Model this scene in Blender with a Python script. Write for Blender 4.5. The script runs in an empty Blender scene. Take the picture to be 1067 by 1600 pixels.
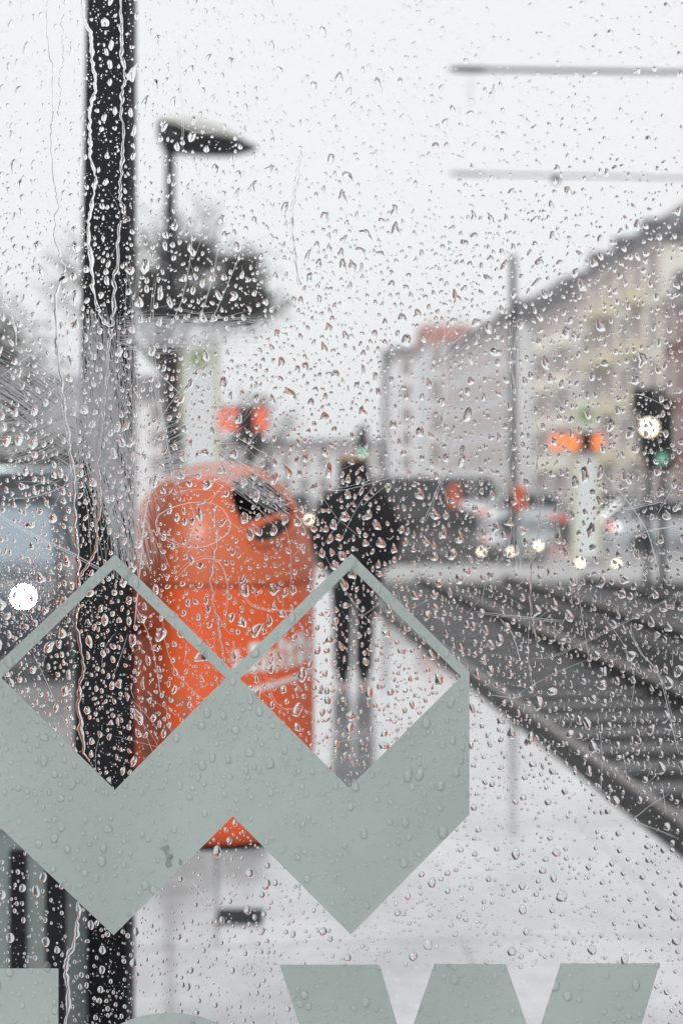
import bpy, bmesh, math, random
import numpy as np
from mathutils import Vector, Matrix, Euler
R = math.radians
random.seed(7)
rng = np.random.default_rng(11)
scn = bpy.context.scene
COL = scn.collection

# ------------------------------------------------------------------ camera, sky, sun, exposure
F = 50 / 36 * 1600            # focal length in photo pixels
EYE, HOR = 1.5, 760           # eye height, horizon row
GY = 1.2                      # distance of the wet window
cam_d = bpy.data.cameras.new('camera'); cam = bpy.data.objects.new('camera', cam_d); COL.objects.link(cam)
cam.location = (0, 0, EYE); cam.rotation_euler = (R(90), 0, 0)
cam_d.sensor_fit = 'VERTICAL'; cam_d.sensor_height = 36; cam_d.lens = 50
cam_d.shift_y = -(800 - HOR) / 1600
cam_d.clip_start = 0.02; cam_d.clip_end = 3000
cam_d.dof.use_dof = True; cam_d.dof.focus_distance = GY - 0.001; cam_d.dof.aperture_fstop = 5.0
scn.camera = cam

w = bpy.data.worlds.new('World'); scn.world = w; w.use_nodes = True
nt = w.node_tree; nt.nodes.clear()
sky = nt.nodes.new('ShaderNodeTexSky'); sky.sky_type = 'NISHITA'; sky.sun_disc = False
SUN_EL, SUN_AZ = R(34), R(204)
sky.sun_elevation = SUN_EL; sky.sun_rotation = SUN_AZ; sky.air_density = 2; sky.dust_density = 6
hs = nt.nodes.new('ShaderNodeHueSaturation'); hs.inputs['Saturation'].default_value = 0.1
mx = nt.nodes.new('ShaderNodeMix'); mx.data_type = 'RGBA'; mx.inputs[0].default_value = 0.85
mx.inputs[7].default_value = (7.65, 7.7, 7.85, 1)
bg = nt.nodes.new('ShaderNodeBackground'); bg.inputs['Strength'].default_value = 0.121
ow = nt.nodes.new('ShaderNodeOutputWorld')
nt.links.new(sky.outputs[0], hs.inputs['Color']); nt.links.new(hs.outputs[0], mx.inputs[6])
nt.links.new(mx.outputs[2], bg.inputs['Color']); nt.links.new(bg.outputs[0], ow.inputs['Surface'])

sd = bpy.data.lights.new('sun', 'SUN'); sd.energy = 1.5; sd.angle = R(14); sd.color = (1, .97, .93)
sun = bpy.data.objects.new('sun', sd); COL.objects.link(sun)
sun.rotation_euler = (R(56), 0, R(-24)); sun.location = (0, 0, 30)

scn.view_settings.view_transform = 'Standard'; scn.view_settings.look = 'None'
scn.view_settings.exposure = 0.12; scn.view_settings.gamma = 1
cy = scn.cycles
cy.use_denoising = True
try: cy.denoiser = 'OPENIMAGEDENOISE'
except Exception: pass
cy.max_bounces = 14; cy.diffuse_bounces = 3; cy.glossy_bounces = 6; cy.transmission_bounces = 12
cy.transparent_max_bounces = 24; cy.volume_bounces = 4; cy.sample_clamp_indirect = 12
cy.caustics_refractive = True; cy.caustics_reflective = False

# ------------------------------------------------------------------ helpers
def P(x, y, D): return Vector(((x - 533.5) / F * D, D, EYE + (HOR - y) / F * D))
def X(x, D): return (x - 533.5) / F * D
def Z(y, D): return EYE + (HOR - y) / F * D

def tag(o, label=None, cat=None, group=None, kind=None):
    if label: o['label'] = label
    if cat: o['category'] = cat
    if group: o['group'] = group
    if kind: o['kind'] = kind
    return o
def empty(name, loc=(0, 0, 0), rz=0, **k):
    o = bpy.data.objects.new(name, None); COL.objects.link(o); o.location = loc; o.rotation_euler = (0, 0, rz)
    o.empty_display_size = .2
    return tag(o, **k)
def link(name, me, parent=None, loc=None):
    o = bpy.data.objects.new(name, me); COL.objects.link(o)
    if parent: o.parent = parent
    if loc is not None: o.location = loc
    return o
def kids(o): return [c for c in bpy.data.objects if c.parent == o]
def copy_tree(o, parent=None):
    c = o.copy(); COL.objects.link(c)
    if parent: c.parent = parent
    for ch in kids(o): copy_tree(ch, c)
    return c

class MB:
    def __init__(s): s.bm = bmesh.new()
    def box(s, c, d, rot=None, bev=0):
        r = bmesh.ops.create_cube(s.bm, size=1)
        vs = r['verts']
        M = Matrix.Translation(Vector(c)) @ (rot.to_matrix().to_4x4() if rot else Matrix()) @ Matrix.Diagonal((d[0], d[1], d[2], 1))
        for v in vs: v.co = M @ v.co
        if bev:
            es = list({e for v in vs for e in v.link_edges})
            bmesh.ops.bevel(s.bm, geom=es, offset=bev, segments=2, affect='EDGES', profile=.5)
        return s
    def tube(s, pts, rad, n=10, cap=True):
        pts = [Vector(p) for p in pts]
        rads = rad if isinstance(rad, (list, tuple)) else [rad] * len(pts)
        prev = None; rings = []
        for i, p in enumerate(pts):
            d = (pts[min(i + 1, len(pts) - 1)] - pts[max(i - 1, 0)]).normalized()
            a = prev if prev is not None else (Vector((1, 0, 0)) if abs(d.x) < .8 else Vector((0, 1, 0)))
            u = (a - d * a.dot(d)).normalized(); prev = u; v = d.cross(u)
            rings.append([s.bm.verts.new(p + (u * math.cos(t) + v * math.sin(t)) * rads[i]) for t in [2 * math.pi * k / n for k in range(n)]])
        for a, b in zip(rings, rings[1:]):
            for k in range(n): s.bm.faces.new((a[k], a[(k + 1) % n], b[(k + 1) % n], b[k]))
        if cap:
            s.bm.faces.new(rings[0][::-1]); s.bm.faces.new(rings[-1])
        return s
    def lathe(s, prof, c=(0, 0, 0), n=32, axis='Z'):
        rings = []
        for r, z in prof:
            ring = []
            for k in range(n):
                t = 2 * math.pi * k / n
                q = Vector((r * math.cos(t), r * math.sin(t), z))
                if axis == 'Y': q = Vector((q.x, q.z, q.y))
                if axis == 'X': q = Vector((q.z, q.x, q.y))
                ring.append(s.bm.verts.new(q + Vector(c)))
            rings.append(ring)
        for a, b in zip(rings, rings[1:]):
            for k in range(n): s.bm.faces.new((a[k], a[(k + 1) % n], b[(k + 1) % n], b[k]))
        if prof[0][0] > 1e-5: s.bm.faces.new(rings[0][::-1])
        if prof[-1][0] > 1e-5: s.bm.faces.new(rings[-1])
        return s
    def ball(s, c, r, seg=16):
        res = bmesh.ops.create_uvsphere(s.bm, u_segments=seg, v_segments=max(6, seg // 2), radius=1)
        rr = r if isinstance(r, (list, tuple)) else (r, r, r)
        for v in res['verts']: v.co = Vector((v.co.x * rr[0], v.co.y * rr[1], v.co.z * rr[2])) + Vector(c)
        return s
    def poly(s, pts, ext):
        """extrude the polygon pts by vector ext"""
        e = Vector(ext)
        a = [s.bm.verts.new(Vector(p)) for p in pts]; b = [s.bm.verts.new(Vector(p) + e) for p in pts]
        n = len(pts)
        s.bm.faces.new(a); s.bm.faces.new(b[::-1])
        for k in range(n): s.bm.faces.new((a[k], b[k], b[(k + 1) % n], a[(k + 1) % n]))
        return s
    def build(s, name, mat, parent=None, smooth=False, loc=None):
        bmesh.ops.recalc_face_normals(s.bm, faces=s.bm.faces)
        me = bpy.data.meshes.new(name); s.bm.to_mesh(me); s.bm.free()
        me.materials.append(mat)
        if smooth:
            for p in me.polygons: p.use_smooth = True
            try: me.set_sharp_from_angle(angle=R(40))
            except Exception: pass
        return link(name, me, parent, loc)

def mat(name, col, rough=.6, metal=0, noise=0, nscale=8, bump=0, coat=0, spec=.5, emit=None, es=0, tr=0):
    m = bpy.data.materials.new(name); m.use_nodes = True
    t = m.node_tree; b = t.nodes['Principled BSDF']
    b.inputs['Base Color'].default_value = (*col, 1); b.inputs['Roughness'].default_value = rough
    b.inputs['Metallic'].default_value = metal; b.inputs['Coat Weight'].default_value = coat
    b.inputs['Coat Roughness'].default_value = .08
    b.inputs['Specular IOR Level'].default_value = spec
    if emit: b.inputs['Emission Color'].default_value = (*emit, 1); b.inputs['Emission Strength'].default_value = es
    if noise or bump:
        tc = t.nodes.new('ShaderNodeTexCoord'); n = t.nodes.new('ShaderNodeTexNoise')
        n.inputs['Scale'].default_value = nscale; n.inputs['Detail'].default_value = 6
        t.links.new(tc.outputs['Object'], n.inputs['Vector'])
        if noise:
            r = t.nodes.new('ShaderNodeMapRange'); r.inputs[1].default_value = .3; r.inputs[2].default_value = .7
            r.inputs[3].default_value = 1 - noise; r.inputs[4].default_value = 1 + noise
            t.links.new(n.outputs[0], r.inputs[0])
            mm = t.nodes.new('ShaderNodeMix'); mm.data_type = 'RGBA'; mm.blend_type = 'MULTIPLY'; mm.inputs[0].default_value = 1
            mm.inputs[6].default_value = (*col, 1); t.links.new(r.outputs[0], mm.inputs[7]); t.links.new(mm.outputs[2], b.inputs['Base Color'])
            r2 = t.nodes.new('ShaderNodeMapRange'); r2.inputs[1].default_value = .3; r2.inputs[2].default_value = .7
            r2.inputs[3].default_value = rough * .75; r2.inputs[4].default_value = min(1, rough * 1.25)
            t.links.new(n.outputs[0], r2.inputs[0]); t.links.new(r2.outputs[0], b.inputs['Roughness'])
        if bump:
            bp = t.nodes.new('ShaderNodeBump'); bp.inputs['Strength'].default_value = bump; bp.inputs['Distance'].default_value = .02
            t.links.new(n.outputs[0], bp.inputs['Height']); t.links.new(bp.outputs[0], b.inputs['Normal'])
    return m
def glass_mat(name, ior):
    m = bpy.data.materials.new(name); m.use_nodes = True; t = m.node_tree; t.nodes.clear()
    g = t.nodes.new('ShaderNodeBsdfGlass'); g.inputs['IOR'].default_value = ior; g.inputs['Roughness'].default_value = 0
    o = t.nodes.new('ShaderNodeOutputMaterial'); t.links.new(g.outputs[0], o.inputs['Surface']); return m

M = dict(
    black=mat('black_paint', (.007, .008, .01), .6, noise=.3, nscale=20, spec=.12),
    darkmetal=mat('dark_metal', (.012, .014, .018), .5, noise=.2, spec=.2),
    grey=mat('grey_metal', (.16, .19, .185), .45, noise=.15, nscale=6),
    steel=mat('rail_steel', (.2, .18, .175), .3, metal=.5, noise=.3, nscale=10),
    orange=mat('orange_plastic', (.66, .09, .014), .4, noise=.06, nscale=5, coat=.1, spec=.35),
    orange_in=mat('inner_shade_black', (.01, .009, .009), .7),  # black colour for the shade inside the bin openings
    white=mat('white_print', (.75, .72, .7), .5, noise=.15, nscale=60),
    faded=mat('faded_sticker', (.36, .13, .09), .5, noise=.3, nscale=90),
    rubber=mat('rubber', (.015, .015, .016), .8),
    farglass=mat('dim_car_glass', (.02, .022, .025), .2, spec=.4),
    chrome=mat('chrome', (.6, .6, .62), .2, metal=1),
    carglass=mat('car_glass', (.3, .36, .41), .12, metal=.4, spec=.8),  # pale blue-grey base carries the sky reflected in the windscreen
    winglass=mat('window_glass', (.1, .105, .11), .1, spec=.9),
    cloth=mat('black_cloth', (.008, .008, .01), .85, noise=.3, nscale=25, spec=.15),
    denim=mat('black_trousers', (.008, .009, .012), .85, noise=.3, nscale=25, spec=.15),
    skin=mat('skin', (.45, .27, .2), .5),
    hair=mat('dark_hair', (.015, .011, .01), .7, noise=.3, nscale=60),
    bark=mat('bark', (.045, .04, .035), .85, noise=.3, nscale=12, bump=.4),
    leaf=mat('dark_foliage', (.03, .034, .028), .7, noise=.4, nscale=3),
    concrete=mat('concrete', (.42, .42, .42), .6, noise=.12, nscale=4),
    redlamp=mat('red_lamp', (.5, .02, .02), .3, emit=(1, .1, .06), es=.8),
)
def emis(name, col, s): return mat(name, (.8, .8, .8), .4, emit=col, es=s)

# ------------------------------------------------------------------ setting
TX = -.088                                # tracks run towards (TX, 1)
def edge(D, off=0): return 1.95 + off + TX * D
def strip(name, offs, D0, D1, z0, z1, m, off_is_line=True):
    """a slab that follows the tracks between two offsets from the platform edge"""
    a, b = offs
    pts = [(edge(D0, a), D0, z0), (edge(D0, b), D0, z0), (edge(D1, b), D1, z0), (edge(D1, a), D1, z0)]
    return MB().poly(pts, (0, 0, z1 - z0)).build(name, m)

def wet(name, col, r0, r1, slab=None, nscale=1.2, spec=.5, bump=.0, coat=.0):
    m = bpy.data.materials.new(name); m.use_nodes = True; t = m.node_tree; b = t.nodes['Principled BSDF']
    L = t.links.new; N = t.nodes.new
    tc = N('ShaderNodeTexCoord'); n = N('ShaderNodeTexNoise'); n.inputs['Scale'].default_value = nscale; n.inputs['Detail'].default_value = 5
    L(tc.outputs['Object'], n.inputs['Vector'])
    r = N('ShaderNodeMapRange'); r.inputs[1].default_value = .35; r.inputs[2].default_value = .65; r.inputs[3].default_value = r0; r.inputs[4].default_value = r1
    L(n.outputs[0], r.inputs[0]); L(r.outputs[0], b.inputs['Roughness'])
    n2 = N('ShaderNodeTexNoise'); n2.inputs['Scale'].default_value = nscale * 14; n2.inputs['Detail'].default_value = 8
    L(tc.outputs['Object'], n2.inputs['Vector'])
    cr = N('ShaderNodeMapRange'); cr.inputs[1].default_value = .3; cr.inputs[2].default_value = .7; cr.inputs[3].default_value = .8; cr.inputs[4].default_value = 1.15
    L(n2.outputs[0], cr.inputs[0])
    mm = N('ShaderNodeMix'); mm.data_type = 'RGBA'; mm.blend_type = 'MULTIPLY'; mm.inputs[0].default_value = 1
    mm.inputs[6].default_value = (*col, 1); L(cr.outputs[0], mm.inputs[7]); last = mm.outputs[2]
    n4 = N('ShaderNodeTexNoise'); n4.inputs['Scale'].default_value = nscale * 2.2; n4.inputs['Detail'].default_value = 4; n4.inputs['Distortion'].default_value = .6
    L(tc.outputs['Object'], n4.inputs['Vector']); c4 = N('ShaderNodeMapRange'); c4.inputs[1].default_value = .35; c4.inputs[2].default_value = .6; c4.inputs[3].default_value = .78; c4.inputs[4].default_value = 1.05
    L(n4.outputs[0], c4.inputs[0]); m5 = N('ShaderNodeMix'); m5.data_type = 'RGBA'; m5.blend_type = 'MULTIPLY'; m5.inputs[0].default_value = 1
    L(last, m5.inputs[6]); L(c4.outputs[0], m5.inputs[7]); last = m5.outputs[2]
    if slab:
        mp = N('ShaderNodeMapping'); mp.inputs['Rotation'].default_value[2] = R(-5); L(tc.outputs['Object'], mp.inputs['Vector'])
        br = N('ShaderNodeTexBrick'); br.inputs['Scale'].default_value = 1
        br.inputs['Brick Width'].default_value = slab[0]; br.inputs['Row Height'].default_value = slab[1]; br.inputs['Mortar Size'].default_value = .008
        br.inputs['Color1'].default_value = (1, 1, 1, 1); br.inputs['Color2'].default_value = (.93, .93, .94, 1); br.inputs['Mortar'].default_value = (.35, .35, .36, 1)
        L(mp.outputs[0], br.inputs['Vector'])
        m3 = N('ShaderNodeMix'); m3.data_type = 'RGBA'; m3.blend_type = 'MULTIPLY'; m3.inputs[0].default_value = 1
        L(last, m3.inputs[6]); L(br.outputs['Color'], m3.inputs[7]); last = m3.outputs[2]
    L(last, b.inputs['Base Color'])
    b.inputs['Specular IOR Level'].default_value = spec; b.inputs['Coat Weight'].default_value = coat; b.inputs['Coat Roughness'].default_value = .05; b.inputs['IOR'].default_value = 1.5 + .25 * (coat > .9)
    if bump:
        bp = N('ShaderNodeBump'); bp.inputs['Strength'].default_value = bump; bp.inputs['Distance'].default_value = .01
        L(n2.outputs[0], bp.inputs['Height']); L(bp.outputs[0], b.inputs['Normal'])
    return m
M['ground'] = wet('wet_ground', (.22, .22, .23), .25, .55)
M['road'] = wet('wet_asphalt', (.42, .42, .43), .1, .24, spec=.9, coat=.5)
M['paving'] = wet('wet_paving', (.47, .465, .475), .06, .3, slab=(1.6, 1.55), spec=1., nscale=.9, coat=1.)
M['ballast'] = wet('dark_ballast', (.017, .017, .018), .6, .85, nscale=3, bump=.6, spec=.15)
M['sleeper'] = wet('wet_sleeper', (.085, .085, .09), .3, .55, nscale=3, spec=.35)
M['edgeface'] = mat('platform_edge_face', (.03, .03, .032), .7, noise=.3)
M['kerb'] = mat('kerb_stone', (.012, .012, .013), .6, noise=.2, spec=.15)

g = MB().box((0, 250, -.85), (1200, 1200, .5)).build('ground', M['ground']); tag(g, kind='structure')
BEDZ = -.27
tag(strip('track_bed', (0, 7.0), 1, 26, -.6, BEDZ, M['ballast']), kind='structure')
tag(strip('track_bed', (0, 5.2), 30.9, 90, -.6, BEDZ, M['ballast']), kind='structure')
# near platform
PL = [(edge(-3, -.0) - 2.7, -3), (edge(-3), -3), (edge(90), 90), (edge(90) - 2.7, 90)]
tag(MB().poly([(x, y, -.59) for x, y in PL], (0, 0, .59)).build('platform', M['paving']), kind='structure')
tag(strip('platform_coping', (-.07, .09), -3, 90, -.09, .006, M['kerb']), kind='structure')
tag(strip('opposite_platform', (5.21, 9.5), 31, 90, -.59, .0, M['paving']), kind='structure')
tag(strip('pavement', (10.2, 25.5), 31, 200, -.59, -.29, M['ground']), kind='structure')
tag(strip('crossing', (.1, 26), 26.2, 30.8, -.59, -.2, M['concrete']), kind='structure')
tag(strip('road', (-14, -2.72), -3, 160, -.59, -.12, M['road']), kind='structure')

def track(o1, o2, D0, D1, lab):
    t = empty('railway_track', (edge(D0, o1), D0, BEDZ)); tag(t, kind='structure')
    base = Vector(t.location)
    for o in (o1, o2):
        pts = []
        b = MB()
        a0 = Vector((edge(D0, o), D0, BEDZ)) - base; a1 = Vector((edge(D1, o), D1, BEDZ)) - base
        prof = [(-.08, 0.0), (.08, 0.0), (.08, .03), (.02, .045), (.02, .14), (-.02, .14), (-.02, .045), (-.08, .03)]
        b.poly([(a0.x + px, a0.y, a0.z + pz) for px, pz in prof], a1 - a0)
        rl = b.build('rail', M['kerb'], t)
        MB().poly([(a0.x + px, a0.y, a0.z + pz) for px, pz in ((-.037, .138), (.037, .138), (.037, .165), (.03, .172), (-.03, .172), (-.037, .165))], a1 - a0).build('rail_head', M['steel'], rl)
    n = int((D1 - D0) / .62)
    me = None
    ang = math.atan(-TX)
    for k in range(min(n, 98)):
        D = D0 + .3 + k * .62
        c = Vector((edge(D, (o1 + o2) / 2), D, BEDZ)) - base
        if me is None:
            s = MB().box((0, 0, .008), (2.3, .25, .05), bev=.01).build('sleeper', M['sleeper'], t); me = s.data
        else: s = link('sleeper', me, t)
        s.location = c; s.rotation_euler = (0, 0, ang)
for o1, o2 in ((.285, 1.72), (3.3, 4.735)):
    track(o1, o2, 3, 26, '')
    track(o1, o2, 30.9, 80, '')

# ------------------------------------------------------------------ buildings
def building(name, p0, p1, depth, h, floors, bays, wallm, roofm, label, roof_h=3.5, z0=-.3, bay_m=None, win_w=.5, group=None, gable=True, open_gf=False, winm=None, roof_dorm=False):
    p0 = Vector((*p0, 0)); p1 = Vector((*p1, 0)); L = (p1 - p0).length
    ang = math.atan2(p1.y - p0.y, p1.x - p0.x)
    t = empty(name, (p0.x, p0.y, z0), ang); tag(t, label, 'building', group)
    # local: x along facade, +y to the right-hand side (behind) ; facade plane y=0 faces -y
    MB().box((L / 2, depth / 2, h / 2), (L, depth, h)).build('wall', wallm, t)
    rb = MB()
    ov = .4
    rb.poly([(-ov, -ov, h), (-ov, depth * .35, h + roof_h), (-ov, depth * .65, h + roof_h), (-ov, depth + ov, h)], (L + 2 * ov, 0, 0))
    rf = rb.build('roof', roofm, t)
    for k in range(3): MB().box((L * (.2 + .3 * k), depth * .5, h + roof_h + .5), (.9, .7, 1.6), bev=.05).build('chimney', wallm, rf)
    for k in range(bays):
        if k % 2: continue
        dm = MB().box(((k + .5) * L / bays, depth * .12, h + roof_h * .34), (1.5, depth * .2, 1.5), bev=.05).build('dormer', roofm, rf)
    MB().box((L / 2, -.15, h - .25), (L, .3, .35), bev=.04).build('cornice', M['stone'], t)
    fh = h / floors; bw = L / bays
    fr = None; pn = None
    for f in range(floors):
        for b in range(bays):
            x = (b + .5) * bw; zz = f * fh + fh * .55
            if fr is None:
                ww, wh = bw * win_w, fh * .58
                fb = MB()
                for sx in (-1, 1): fb.box((sx * (ww / 2 + .05), -.05, 0), (.14, .14, wh + .3), bev=.02)
                fb.box((0, -.05, wh / 2 + .1), (ww, .14, .16)); fb.box((0, -.09, -wh / 2 - .1), (ww + .3, .26, .14), bev=.02)
                fb.box((0, -.03, 0), (.09, .08, wh)); fb.box((0, -.03, wh * .2), (ww, .08, .08))
                fr = fb.build('window', M['stone'], t)
                pn = MB().box((0, .0, 0), (ww, .05, wh)).build('pane', winm or M['winglass'], fr)
                o = fr
            else:
                o = link('window', fr.data, t); link('pane', pn.data, o)
            o.location = (x, -.03, zz)
    if bay_m:
        for f in range(1, floors):
            for b in bay_m[1]:
                x = (b + .5) * bw
                bb = MB().box((x, -.6, f * fh + .55), (bw * .82, 1.1, .95), bev=.08)
                bb.box((x, -.6, f * fh + .02), (bw * .9, 1.25, .14), bev=.03)
                bb.build('balcony', bay_m[0], t)
    return t
M['lid'] = mat('skylit_scuffed_orange', (.56, .105, .03), .45, noise=.08, nscale=7, coat=.1)  # paler than the body: scuffs and sky sheen on the dome coloured in
M['stone'] = mat('pale_stone', (.6, .49, .47), .7, noise=.1)
M['beige'] = mat('beige_render', (.76, .72, .65), .8, noise=.1, nscale=.6)
M['cream'] = mat('cream_render', (.6, .54, .42), .8, noise=.1, nscale=1)
M['greybeige'] = mat('grey_beige_render', (.7, .68, .67), .8, noise=.1, nscale=.6)
M['brickred'] = mat('red_brown_render', (.2, .075, .07), .8, noise=.15, nscale=1)
M['greywall'] = mat('grey_render', (.66, .67, .69), .8, noise=.12, nscale=.5)
M['palewall'] = mat('pale_render', (.74, .74, .76), .8, noise=.1, nscale=.5)
M['slate'] = mat('slate_roof', (.075, .07, .08), .5, noise=.25, nscale=1.2)
M['tile'] = mat('red_tile_roof', (.36, .1, .08), .6, noise=.2, nscale=1.5)
fx = lambda D: 27.9 + TX * D
building('apartment_building', (fx(109), 109), (fx(89), 89), 13, 17.2, 5, 6, M['beige'], M['slate'],
         'tall beige apartment building with cream balconies on the right', roof_h=4.3, bay_m=(M['cream'], (1, 2, 4)))
building('apartment_building', (fx(125.5), 125.5), (fx(109.3), 109.3), 13, 16.2, 5, 5, M['greybeige'], M['slate'],
         'grey-beige apartment building next beyond the one with cream balconies', roof_h=4.6, bay_m=(M['beige'], (1, 3)))
building('apartment_building', (fx(88.8), 88.8), (fx(60), 60), 12, 13.2, 4, 8, M['brickred'], M['slate'],
         'red-brown building at the right edge with a dark roof', roof_h=3)
building('apartment_building', (fx(175) - 1.5, 175), (fx(126) - 1, 126), 12, 16.5, 5, 11, M['greywall'], M['slate'],
         'long grey building standing beyond the beige one', roof_h=4)
building('apartment_building', (10, 165), (15.4, 165.2), 14, 18.5, 5, 3, M['greywall'], M['tile'],
         'grey block with a red tiled roof behind the tall tram mast', roof_h=2.6)
building('apartment_building', (8, 205), (24, 206), 14, 20.5, 6, 6, M['palewall'], M['slate'],
         'pale hazy block closing the end of the street', roof_h=2)
building('apartment_building', (-30, 240), (8, 241), 14, 8, 2, 12, M['greywall'], M['slate'],
         'low grey building in the mist behind the walking person', roof_h=2)
building('apartment_building', (-46, 150), (-18, 152), 14, 11, 4, 9, M['palewall'], M['slate'],
         'pale building in the mist behind the round-headed tree', roof_h=3)

# ------------------------------------------------------------------ trees
def leaf_cloud(clumps, n, size, m, name, parent):
    vs = []; fs = []
    for i in range(n):
        c, r = random.choice(clumps)
        d = Vector((random.gauss(0, 1), random.gauss(0, 1), random.gauss(0, 1))).normalized() * min(abs(random.gauss(0, .55)), 1.5)
        p = Vector((c[0] + d.x * r[0], c[1] + d.y * r[1], c[2] + d.z * r[2]))
        s = size * random.uniform(.6, 1.4)
        a = Vector((random.gauss(0, 1), random.gauss(0, 1), random.gauss(0, 1))).normalized() * s
        b = a.orthogonal().normalized() * s * .6
        k = len(vs); vs += [p - a, p + b, p + a, p - b]; fs.append((k, k + 1, k + 2, k + 3))
    me = bpy.data.meshes.new(name); me.from_pydata(vs, [], fs); me.materials.append(m)
    return link(name, me, parent)
def tree(loc, h, spread, trunk_r, label, leaves=0, crown=None, seed=1, depth=5, leafsize=.12, crown_z=.35):
    random.seed(seed)
    t = empty('street_tree', loc); tag(t, label, 'tree', None)
    MB().tube([(0, 0, 0), (.02, 0, h * crown_z * .6), (-.03, .03, h * crown_z + .1)], [trunk_r * 1.25, trunk_r, trunk_r * .85], 10).build('trunk', M['bark'], t, True)
    b = MB()
    def rec(p, d, L, r, k):
        q = p + d * L * .55 + Vector((random.gauss(0, .04), random.gauss(0, .04), 0)) * L
        e = q + (d + Vector((random.gauss(0, .15), random.gauss(0, .15), .1))).normalized() * L * .5
        b.tube([p, q, e], [r, r * .8, r * .6], 5 if k > 2 else 3, cap=False)
        if k <= 0: return
        for _ in range(3):
            nd = (d + Vector((random.gauss(0, spread), random.gauss(0, spread), random.gauss(.15, spread * .5)))).normalized()
            rec(e if random.random() < .6 else q, nd, L * random.uniform(.62, .8), r * .58, k - 1)
    for _ in range(4):
        d = Vector((random.gauss(0, .5), random.gauss(0, .5), 1)).normalized()
        rec(Vector((0, 0, h * crown_z)), d, h * .2, trunk_r * .5, depth)
    b.build('branches', M['bark'], t)
    if leaves: leaf_cloud(crown, leaves, leafsize, M['leaf'], 'crown', t)
    return t
TD = 26.0
tz = lambda y: Z(y, TD) + .1
cx0 = X(275, TD)
tree((cx0, TD, -.1), 6.3, .6, .17, 'dark-crowned tree rising behind the orange litter bin and street lamp', 9000,
     [((X(255, TD) - cx0, 0, tz(480)), (.5, .7, .4)), ((X(320, TD) - cx0, 0, tz(480)), (.6, .8, .4)), ((X(390, TD) - cx0, 0, tz(475)), (.62, .8, .42)),
      ((X(350, TD) - cx0, 0, tz(490)), (.8, .8, .3)), ((X(375, TD) - cx0, .2, tz(425)), (.55, .8, .5)), ((X(240, TD) - cx0, 0, tz(455)), (.3, .6, .4)),
      ((X(330, TD) - cx0, 0, tz(470)), (1.0, .9, .3)), ((X(300, TD) - cx0, .2, tz(400)), (.6, .8, .5))], 5, 4, .07, .55)
tree((X(-60, 48), 48, -.2), 9.5, .55, .25, 'bare grey tree at the left edge above the car', 2500, [((1.2, 0, 6.2), (2.2, 2, 1.6)), ((2.2, 0, 4.2), (1.8, 2, 1.2))], 8, 5)
tree((X(90, 56), 56, -.2), 6.4, .6, .2, 'low dark tree between the left edge and the black post', 3000, [((0, 0, 3.2), (1.9, 1.5, 1.2)), ((-1.6, 0, 2.6), (1.6, 1.5, 1.1)), ((.6, 0, 2.2), (1.2, 1, .9))], 12, 4)
tree((X(395, 34), 34, -.2), 4.4, .6, .12, 'slim dark shrubby tree right of the pale stop pillar', 500, [((0, 0, 3.0), (.5, .5, 1.0)), ((.1, 0, 1.6), (.5, .5, .8))], 14, 3)

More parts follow.
